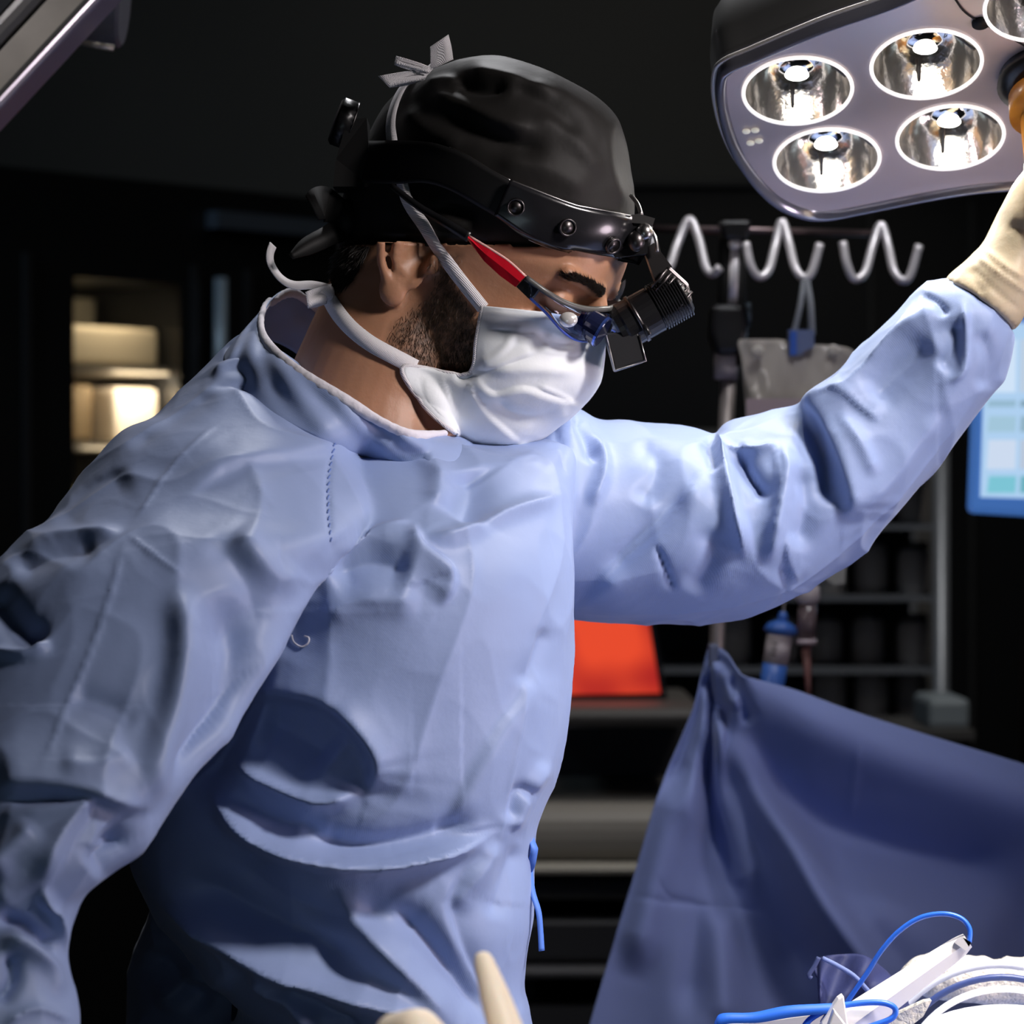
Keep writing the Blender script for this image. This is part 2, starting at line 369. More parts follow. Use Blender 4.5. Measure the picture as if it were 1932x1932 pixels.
for py in (990, 1125, 1262, 1372):
    for ci, x in enumerate((1290, 1390, 1482, 1568, 1648, 1728)):
        if py == 1372 and x < 1500: continue
        if py == 1262 and x < 1330: continue
        if py == 990 and x < 1600: continue
        if first: o = j0; first = False
        else:
            o = j0.copy(); COL.objects.link(o); c = jl0.copy(); COL.objects.link(c); c.parent = o
        p = P(x, py, YR+0.08); o.location = (p.x, YR+0.09+random.uniform(0, .06), P(x, py, YR).z); 
        o.scale = (1, 1, random.uniform(0.9, 1.06))
        ns = {990: (1648, 1728)}.get(py, tuple(v for v in (1290, 1390, 1482, 1568, 1648, 1728) if not (py == 1372 and v < 1500) and not (py == 1262 and v < 1330)))
        rank = ['first', 'second', 'third', 'fourth', 'fifth', 'sixth'][ns.index(x)]
        tag(o, 'smoky grey storage jar, %s from the left on the rack\'s %s shelf' % (rank, shelfname[py]), 'jar', 'smoky jars on the supply rack')
bx_ = obj('supply_box', rbox(1752, 1830, 1318, 1378, 3.9, 4.05), mat('blue_grey_box', (0.20, 0.24, 0.27), 0.5), None, False); bevel(bx_, 0.008)
tag(bx_, 'small blue grey box at the right end of the counter by the jar rack', 'box')
ct = empty('counter', 'dark counter in front of the supply rack, right of the red screen', 'counter')
a = P(1540, 1378, 3.9)
obj('worktop', rbox(1500, 1840, 1378, 1396, 3.85, 4.12), mat('counter_grey', (0.06, 0.06, 0.06), 0.5), ct, False)
obj('cabinet_base', zbox(1510, 1832, 1396, 0, 3.87, 4.11), M_cab, ct, False)

# equipment cart with red screen
ec = empty('equipment_cart', 'dark equipment cart with a grey machine tier under the red screen', 'cart')
M_ec1 = mat('cart_grey', (0.24, 0.225, 0.20), 0.5); M_ec2 = mat('cart_dark', (0.03, 0.03, 0.032), 0.4)
bevel(obj('top_shelf', rbox(960, 1330, 1335, 1372, 3.6, 4.0), mat('cart_top', (0.09, 0.085, 0.08), 0.5), ec, False), .01)
o = obj('machine_housing', rbox(950, 1325, 1520, 1632, 3.58, 4.0), M_ec1, ec, False); bevel(o, .03, 4)
o = obj('machine_lip', rbox(948, 1328, 1632, 1652, 3.56, 4.0), mat('cart_lip', (0.36, 0.34, 0.29), 0.5), ec, False); bevel(o, .01)
o = obj('lower_housing', rbox(955, 1322, 1656, 1700, 3.6, 4.0), mat('cart_low', (0.10, 0.10, 0.10), 0.5), ec, False); bevel(o, .01)
o = obj('drawer', rbox(955, 1322, 1735, 1815, 3.6, 4.0), M_ec2, ec, False); bevel(o, .006)
o = obj('shelf', rbox(950, 1325, 1825, 1848, 3.58, 4.0), mat('cart_shelf', (0.07, 0.07, 0.075), 0.45), ec, False); bevel(o, .006)
obj('base', zbox(955, 1322, 1900, 0.08, 3.6, 4.0), M_ec2, ec, False)
obj('back_panel', zbox(955, 1322, 1372, 0.08, 3.97, 4.0), M_ec2, ec, False)
for x in (965, 1312): obj('post', tube([P(x, 1372, 3.63), Vector((P(x, 1372, 3.63).x, 3.63, 0.1))], 0.012, 10), M_ec2, ec)
for x in (975, 1300):
    for y in (3.66, 3.94): obj('caster', tube([Vector((P(x, 0, 3.6).x-.012, y, .04)), Vector((P(x, 0, 3.6).x+.012, y, .04))], .04, 16), M_black, ec)
mo = empty('red_screen_monitor', 'monitor showing a glowing orange red screen beside the surgeon\'s chest', 'monitor')
def quad(pts, thick, d=Vector((0, 1, 0))):
    n = len(pts); V = [Vector(p) for p in pts]+[Vector(p)+d*thick for p in pts]
    F = [tuple(range(n)), tuple(range(2*n-1, n-1, -1))]+[(i, (i+1) % n, n+(i+1) % n, n+i) for i in range(n)]
    return V, F
YM = 3.75
obj('bezel', quad([P(985, 1135, YM), P(1228, 1135, YM), P(1262, 1335, YM), P(985, 1335, YM)], 0.03), M_black, mo, False)
def screen_mat():
    m = mat('red_screen', (0.02, 0.0, 0.0), 0.3, emit=(1.0, 0.07, 0.02, 1.0)); nt = m.node_tree; b = nt.nodes['Principled BSDF']
    tc = nt.nodes.new('ShaderNodeTexCoord'); n = nt.nodes.new('ShaderNodeTexNoise'); n.inputs['Scale'].default_value = 9; n.inputs['Detail'].default_value = 1
    nt.links.new(tc.outputs['Object'], n.inputs['Vector'])
    r = nt.nodes.new('ShaderNodeValToRGB'); r.color_ramp.elements[0].position = 0.38; r.color_ramp.elements[0].color = (0.36, 0.012, 0.014, 1)
    r.color_ramp.elements[1].position = 0.58; r.color_ramp.elements[1].color = (0.80, 0.07, 0.025, 1)
    nt.links.new(n.outputs['Fac'], r.inputs[0]); nt.links.new(r.outputs[0], b.inputs['Emission Color']); return m
obj('screen', quad([P(1000, 1150, YM-.002), P(1220, 1150, YM-.002), P(1246, 1308, YM-.002), P(1000, 1312, YM-.002)], 0.004), screen_mat(), mo, False)
obj('stand', rbox(1090, 1150, 1330, 1336, 3.76, 3.9), M_black, mo, False)
# blue monitor at right
m2 = empty('blue_screen_monitor', 'monitor with a pale blue lit screen at the right edge of the photo', 'monitor')
YB = 3.1
o = obj('bezel', quad([P(1846, 600, YB), P(2120, 590, YB), P(2110, 985, YB), P(1832, 968, YB)], 0.035), mat('blue_bezel', (0.08, 0.20, 0.50), 0.4, emit=(0.04, 0.12, 0.36, 0.9)), m2, False); bevel(o, .006)
def em(name, c, s): return mat(name, (0.02, 0.02, 0.02), 0.4, emit=(*c, s))
obj('screen', quad([P(1860, 612, YB-.002), P(2108, 602, YB-.002), P(2100, 945, YB-.002), P(1850, 938, YB-.002)], 0.003), em('screen_pale', (0.42, 0.62, 0.86), 1.0), m2, False)
for (y0, y1, c) in ((640, 740, (0.62, 0.76, 0.93)), (755, 768, (0.30, 0.48, 0.62)), (785, 815, (0.36, 0.56, 0.70)), (830, 885, (0.60, 0.70, 0.86)), (898, 930, (0.20, 0.55, 0.66))):
    obj('screen_panel', quad([P(1866, y0, YB-.004), P(1918, y0, YB-.004), P(1916, y1, YB-.004), P(1862, y1, YB-.004)], 0.002), em('panel', c, 1.0), m2, False)
    obj('screen_panel', quad([P(1926, y0, YB-.004), P(2090, y0-5, YB-.004), P(2086, y1-5, YB-.004), P(1924, y1, YB-.004)], 0.002), em('panel', tuple(v*.8 for v in c), 1.0), m2, False)
obj('support_arm', tube([P(1975, 780, YB+.04), P(1975, 780, YB+.3), Vector((P(1975, 780, YB).x, YB+.3, 0.05))], 0.02, 12), M_black, m2)
obj('floor_base', tube([Vector((P(1975, 780, YB).x, YB+.3, 0.0)), Vector((P(1975, 780, YB).x, YB+.3, 0.05))], 0.2, 24), M_black, m2)
# ------------------------------------------------------------ the surgeon : head frame
PSI = math.radians(22); TH = math.radians(27)
F0 = Vector((math.cos(PSI), -math.sin(PSI), 0)); HR = Vector((-math.sin(PSI), -math.cos(PSI), 0))
HF = F0*math.cos(TH)+Vector((0, 0, -math.sin(TH))); HU = F0*math.sin(TH)+Vector((0, 0, math.cos(TH))); HL = -HR
HO = P(884, 505, 2.0)
def H(x, y, z): return HO+HF*x+HL*y+HU*z        # y>0 : the far (left) side
CAMV = Vector((0, 0, CZ))
def HP(px, py, ly):
    """point seen at px,py that lies at lateral offset ly in the head"""
    d = P(px, py, 1.0)-CAMV
    t = ((HO+HL*ly-CAMV).dot(HL))/d.dot(HL); return CAMV+d*t
def hl(p):
    q = Vector(p)-HO; return q.dot(HF), q.dot(HL), q.dot(HU)
def mirror(p):
    x, y, z = hl(p); return H(x, -y, z)
person = empty('person', 'surgeon in a blue gown, black cap and white mask raising one arm to the lamp', 'person')

# head + neck + shoulders (one body)
hs = [(.128, .02, -.03, .02), (.12, .05, -.058, .043), (.10, .077, -.083, .062), (.075, .091, -.096, .071), (.05, .097, -.100, .075), (.03, .098, -.099, .0755),
      (.018, .093, -.096, .0745), (0, .088, -.090, .072), (-.02, .089, -.078, .069), (-.04, .091, -.062, .0655), (-.06, .091, -.045, .060), (-.076, .088, -.025, .052), (-.089, .083, .005, .040), (-.096, .073, .03, .024)]
A = cr([(a[1], a[2], a[3], a[0]) for a in hs], 44); rings = []
for xf, xb, hw, z in A:
    r = []; c = (xf+xb)/2; h = (xf-xb)/2
    for k in range(64):
        t = 2*PI*k/64; ct_, st = math.cos(t), math.sin(t); e = 0.88
        cx = math.copysign(abs(ct_)**e, ct_); sy = math.copysign(abs(st)**e, st)
        # widest a little behind the middle, face narrower
        nar = 1-0.10*max(0, cx)
        r.append(H(c+h*cx, hw*sy*nar, z))
    rings.append(r)
body = Soup(); body.add(loft(rings))
# brow, nose, lips, chin, cheeks, eyelids
for sgn in (-1, 1):
    body.add(capsule(H(.0945, sgn*.012, .028), H(.083, sgn*.044, .031), .0065, .0055))
    body.add(ellipsoid(H(.0775, sgn*.032, .010), (.0130, .0135, .0115)))
    body.add(ellipsoid(H(.072, sgn*.046, -.018), (.018, .014, .015)))
    body.add(ellipsoid(H(.098, sgn*.013, -.034), (.012, .008, .009)))
body.add(tube([H(.092, 0, .022), H(.100, 0, .008), H(.102, 0, -.010), H(.105, 0, -.026), H(.099, 0, -.034)], [.007, .0072, .008, .009, .007], 14, 14))
body.add(ellipsoid(H(.091, 0, -.056), (.006, .022, .005))); body.add(ellipsoid(H(.090, 0, -.065), (.006, .019, .005)))
body.add(ellipsoid(H(.080, 0, -.084), (.010, .018, .011)))
# near cheek bone / jaw angle
# neck
body.add(tube([P(800, 520, 2.0), P(765, 610, 1.995), P(735, 690, 1.99), P(700, 790, 1.985), P(680, 900, 1.97)], [.060, .058, .060, .062, .062], 40, 24))
body.add(tube([H(-.02, -.055, -.04), P(790, 720, 1.945), P(840, 830, 1.94)], [.014, .012, .010], 14, 12))   # sternomastoid
body.add(tube([P(600, 970, 1.93), P(700, 960, 1.97), P(860, 970, 2.03)], [.05, .06, .05], 24, 14))
body.add(tube([P(690, 880, 1.98), P(700, 1300, 1.98), P(690, 1600, 1.98)], [.06, .08, .08], 30, 14))
# ears
for sgn in (-1, 1):
    def E(x, y, z): return H(x, sgn*y, z)
    helix = [E(.006, .074, .014), E(.004, .080, .030), E(-.006, .085, .0385), E(-.018, .090, .035), E(-.0255, .093, .020), E(-.0265, .092, .004), E(-.0215, .088, -.012), E(-.014, .083, -.022)]
    body.add(tube(helix, [.003, .0032, .0035, .0038, .0038, .0034, .003, .004], 12, 40))
    body.add(tube([E(-.004, .080, .026), E(-.014, .085, .020), E(-.0175, .086, .006), E(-.014, .083, -.008), E(-.006, .080, -.014)], [.0028, .0032, .0034, .0032, .003], 12, 24))
    body.add(ellipsoid(E(-.0085, .0805, -.0265), (.0095, .0048, .0115)))
    body.add(ellipsoid(E(-.011, .0775, .004), (.0135, .0035, .030)))
    body.add(ellipsoid(E(.0065, .076, -.001), (.0045, .0045, .0075)))
co, fs = remesh(body.vf(), 0.0019, 3, 0.5)
capsec = [(640, 470, 1166, 489), (634, 425, 1188, 450), (640, 375, 1193, 385), (655, 320, 1188, 330), (682, 262, 1180, 275), (712, 212, 1162, 228), (748, 172, 1128, 190), (795, 142, 1082, 160), (850, 122, 1030, 136), (895, 111, 985, 118), (925, 107, 955, 109)]

caphw = [.074, .0795, .082, .082, .080, .076, .069, .059, .043, .026, .009]
CAPK = -.22
_A = cr([(*c, h) for c, h in zip(capsec, caphw)], 90)
def cap_frame(a):
    L = P(a[0], a[1], 2.0); R = P(a[2], a[3], 2.0); return (L+R)/2, (R-L)/2, a[4]
_fr = [cap_frame(a) for a in _A]; _fz = np.array([f[0].z for f in _fr])
def clamp_in_cap(co, lim):
    out = co.copy()
    for i, p in enumerate(co):
        if p[2] < _fz[0]-.02: continue
        # find ring plane whose height at this x matches
        best = None
        for k in range(0, 90, 1):
            c, h, dd = _fr[k]; zz = c.z+h.z*(p[0]-c.x)/h.x
            if zz <= p[2]: best = k
            else: break
        if best is None: continue
        c, h, dd = _fr[best]; u = (p[0]-c.x)/h.x; v = (p[1]-c.y-CAPK*h.length*u)/dd; r = math.hypot(u, v)
        L_ = lim if best < 80 else lim*.9
        if r > L_:
            s_ = L_/r; out[i, 0] = c.x+u*s_*h.x; out[i, 1] = c.y+CAPK*h.length*u*s_+v*s_*dd
    zt = _fr[86][0].z; out[:, 2] = np.where(out[:, 2] > zt-.006, zt-.006, out[:, 2])
    return out
co = clamp_in_cap(co, .93)
_bx, _by = to_px(co); co[:, 1] = np.where((_by > 835) & (co[:, 1] < 1.97), 1.97, co[:, 1])
_l = (co-np.array(HO)) @ np.array([HF, HL, HU]).T
for sgn in (-1, 1):
    lat = sgn*_l[:, 1]; q = ((_l[:, 0]+.004)/.0095)**2+((_l[:, 2]-.004)/.017)**2
    dep = np.where((lat > .070) & (q < 1.6), .011*np.exp(-q*1.6), 0)
    co = co-np.array(HL)[None, :]*(sgn*dep)[:, None]
bo = np_obj('body', co, fs, M_skin, person)
BVH_body = BVHTree.FromPolygons([Vector(c) for c in co], fs)
# stubble region
loc = (co-np.array(HO)) @ np.array([HF, HL, HU]).T
def poly_local(pts, ly=-.066): return [hl(HP(x, y, ly))[::2] for x, y in pts]
def inpoly(x, z, poly):
    c = np.zeros(len(x), bool); n = len(poly)
    for i in range(n):
        x1, y1 = poly[i]; x2, y2 = poly[i-1]
        c ^= ((y1 > z) != (y2 > z)) & (x < (x2-x1)*(z-y1)/(y2-y1+1e-12)+x1)
    return c
def polydist(x, z, poly):
    d = np.full(len(x), 1e9); n = len(poly)
    for i in range(n):
        x1, y1 = poly[i-1]; x2, y2 = poly[i]; dx, dy = x2-x1, y2-y1
        t = np.clip(((x-x1)*dx+(z-y1)*dy)/(dx*dx+dy*dy), 0, 1); d = np.minimum(d, np.hypot(x-x1-t*dx, z-y1-t*dy))
    return d
BP = poly_local([(830, 470), (880, 480), (868, 540), (880, 570), (905, 600), (960, 650), (1060, 680), (1040, 830), (960, 850), (880, 740), (800, 705), (748, 660), (752, 615), (790, 575), (822, 540)])
NP = poly_local([(630, 440), (735, 440), (716, 478), (702, 510), (690, 535), (668, 548), (648, 540), (636, 500)], -.05)
lx, ly_, lz = loc[:, 0], loc[:, 1], loc[:, 2]
inb = inpoly(lx, lz, BP); db = polydist(lx, lz, BP); bw = np.where(inb, np.clip(0.35+db/0.008, 0, 1), np.clip(0.35-db/0.006, 0, 1))*(np.abs(ly_) > .025)
inn = inpoly(lx, lz, NP) & (np.abs(ly_) > -1); dn = polydist(lx, lz, NP); nw = np.where(inn, 1.0, np.clip(1-dn/.004, 0, 1))
yfade = np.clip((1.999+.1-co[:, 1])/.1, 0, 1)
st = np.clip(0.78*bw+1.0*nw, 0, 1).astype(np.float32)
att = bo.data.attributes.new('stubble', 'FLOAT', 'POINT'); att.data.foreach_set('value', st)
# beard and hair strands
def strands(name, poly, n, ln, wd, m, lim, down, edge, seed):
    rnd = random.Random(seed); V = []; F = []; xs = [p[0] for p in poly]; zs = [p[1] for p in poly]; c = 0; tries = 0
    while c < n and tries < n*12:
        tries += 1
        x = rnd.uniform(min(xs), max(xs)); z = rnd.uniform(min(zs), max(zs)); a = np.array([x]); b = np.array([z])
        if not inpoly(a, b, poly)[0]: continue
        d = polydist(a, b, poly)[0]
        if rnd.random() > min(1, .15+d/edge): continue
        sg = -1 if rnd.random() < .7 else 1
        o0 = H(x, sg*.2, z); hit, nrm, _, _ = BVH_body.ray_cast(o0, HL*(-sg), .3)
        if hit is None or abs(hl(hit)[1]) < lim: continue
        if nrm.dot(o0-hit) < 0: nrm = -nrm
        dr = (nrm*rnd.uniform(.15, .6)+down+Vector((rnd.uniform(-.45, .45), rnd.uniform(-.45, .45), rnd.uniform(-.45, .45)))).normalized()
        L = ln*rnd.uniform(.5, 1.2); sd = dr.cross(nrm).normalized()*wd; i = len(V)
        V += [hit-sd, hit+sd, hit+dr*L*.6+nrm*wd*2, hit+dr*L, hit+nrm*wd]; F += [(i, i+1, i+2), (i, i+2, i+4), (i+1, i+4, i+2), (i, i+2, i+3), (i+1, i+3, i+2)]; c += 1
    return obj(name, (V, F), m, person, False)
b_ = strands('beard', BP, 5000, .0042, .00016, M_beard, .02, (-HU*.8+HF*.3), .008, 1); b_['kind'] = 'stuff'
h_ = strands('hair', NP, 5000, .009, .00022, M_hair, .0, (-HU*1.2+HF*.1), .003, 2); h_['kind'] = 'stuff'
# brows and lashes
for sgn in (-1, 1):
    V = []; F = []
    for k in range(800):
        t = random.random(); p = H(.101-.016*t*t-.003*t, sgn*(.010+.040*t), .0265+.005*math.sin(t*2.6)+random.uniform(-.004, .004)*(1-.5*t))
        hit, nrm, _, _ = BVH_body.find_nearest(p)
        dr = (HL*sgn*.9-HF*.35+HU*random.uniform(-.1, .5)+nrm*.3).normalized(); sd = dr.cross(nrm).normalized()*.0003; i = len(V)
        V += [hit-sd, hit+sd, hit+dr*.007+nrm*.0006]; F.append((i, i+1, i+2))
    e = obj('eyebrow', (V, F), M_hair, person, False); e['kind'] = 'stuff'
    pts = []
    for k in range(9):
        a = (k/8-.5)*2; p = H(.088-.006*a*a-(.004 if a*1 > 0 else 0)*a, sgn*(.032+a*.013), .0030+.002*a*a); hit, nrm, _, _ = BVH_body.find_nearest(p); pts.append(hit+nrm*.0004)
    obj('eyelashes', tube(pts, .0009, 6, 20), M_hair, person)
    obj('eyeball', ellipsoid(H(.0765, sgn*.032, .008), (.0115, .0118, .0105)), mat('eye_white', (.75, .7, .66), .2), person)
# trousers, shoes (below the frame, so that he stands on the floor)
M_scrub = mat('dark_scrub', (0.03, 0.05, 0.09), 0.8)
tr = Soup()
for dx, dy in ((-.09, -.05), (.09, .06)):
    hip = P(690, 1600, 1.98); x = hip.x+dx; y = hip.y+dy
    tr.add(tube([(x*.9, y, .98), (x, y, .75), (x, y, .5), (x, y+.01, .25), (x, y, .09)], [.10, .09, .075, .07, .075], 24, 24))
tr.add(tube([P(690, 1550, 1.98), (P(690, 1600, 1.98).x, 1.98, .88)], [.085, .10], 24))
obj('trousers', tr.vf(), M_scrub, person)
for dx, dy in ((-.09, -.05), (.09, .06)):
    hip = P(690, 1600, 1.98); x = hip.x+dx; y = hip.y+dy
    co_, fs_ = remesh(Soup().add(capsule((x-.05, y, .055), (x+.13, y-.06, .04), .052, .042)).add(tube([(x-.01, y, .04), (x-.01, y, .14)], [.05, .045], 16)).add(box((x+.035, y-.03, .012), (.27, .09, .022), Matrix.Rotation(-.32, 3, 'Z'))).vf(), .006, 4)
    np_obj('shoe', co_, fs_, M_blackm, person)

# ------------------------------------------------------------ gown
G = Soup()
torso = [(520, 835, 1030, 830, 2.02, .02), (400, 860, 1078, 858, 1.995, .09), (350, 930, 1084, 930, 1.975, .118), (335, 1030, 1083, 1030, 1.955, .138), (330, 1100, 1081, 1100, 1.945, .14), (310, 1200, 1073, 1200, 1.945, .142), (285, 1320, 1062, 1320, 1.95, .142),
         (262, 1420, 1047, 1420, 1.95, .14), (248, 1500, 1022, 1500, 1.95, .138), (246, 1570, 1002, 1570, 1.95, .135), (258, 1640, 1000, 1640, 1.95, .135), (310, 1730, 1000, 1730, 1.945, .13), (375, 1800, 990, 1800, 1.945, .125), (440, 1870, 986, 1870, 1.945, .12), (455, 1932, 1000, 1932, 1.95, .12),
         (300, 2200, 1060, 2300, 1.97, .17), (190, 2900, 1100, 2900, 1.98, .22), (180, 3600, 1120, 3600, 1.98, .24)]
G.add(rail_loft(torso, 330, 200))
G.add(rail_loft([(330, 1640, 700, 1660, 2.04, .06), (270, 1760, 760, 1760, 2.10, .07), (252, 1870, 800, 1870, 2.13, .08), (250, 1932, 850, 1932, 2.14, .09), (240, 2200, 900, 2200, 2.15, .11)], 80, 120))
arm = [(470, 630, 560, 690, 1.97, .02), (440, 648, 585, 720, 1.965, .035), (388, 706, 625, 790, 1.94, .055), (305, 792, 670, 850, 1.91, .068), (238, 828, 690, 900, 1.89, .074), (185, 885, 715, 950, 1.87, .078), (130, 942, 705, 990, 1.85, .082), (80, 1005, 665, 1025, 1.825, .088), (0, 1065, 590, 1090, 1.80, .086), (-60, 1140, 552, 1170, 1.78, .085), (-105, 1230, 515, 1250, 1.755, .083),
       (-140, 1330, 455, 1335, 1.73, .08), (-160, 1430, 385, 1425, 1.70, .078), (-175, 1530, 318, 1515, 1.68, .076), (-180, 1600, 268, 1590, 1.66, .072), (-172, 1660, 200, 1648, 1.65, .066), (-160, 1720, 146, 1700, 1.64, .055), (-150, 1780, 118, 1790, 1.62, .052), (-145, 1850, 122, 1850, 1.61, .05), (-140, 1932, 140, 1932, 1.60, .05), (-120, 2100, 130, 2100, 1.58, .042), (-80, 2330, 90, 2330, 1.56, .032)]
G.add(rail_loft(arm, 300, 150))
far = [(900, 860, 900, 1090, 2.03, .07), (985, 815, 985, 1130, 2.05, .08), (1065, 775, 1070, 1155, 2.07, .088), (1130, 798, 1140, 1163, 2.08, .088), (1200, 804, 1215, 1166, 2.085, .086), (1290, 815, 1310, 1165, 2.085, .084), (1350, 832, 1390, 1156, 2.085, .08), (1378, 808, 1465, 1137, 2.085, .078), (1440, 790, 1530, 1103, 2.085, .074), (1505, 772, 1585, 1062, 2.085, .07), (1530, 738, 1640, 1012, 2.08, .065), (1585, 698, 1700, 950, 2.075, .06), (1640, 640, 1760, 885, 2.07, .055), (1695, 590, 1815, 815, 2.06, .05),
       (1735, 552, 1865, 735, 2.05, .044), (1765, 538, 1893, 680, 2.045, .038), (1790, 532, 1908, 632, 2.04, .029)]
G.add(rail_loft(far, 260, 140))
co, fs = remesh(G.vf(), 0.0021, 18, 0.55)
px, py = to_px(co); nr = normals(co, fs)
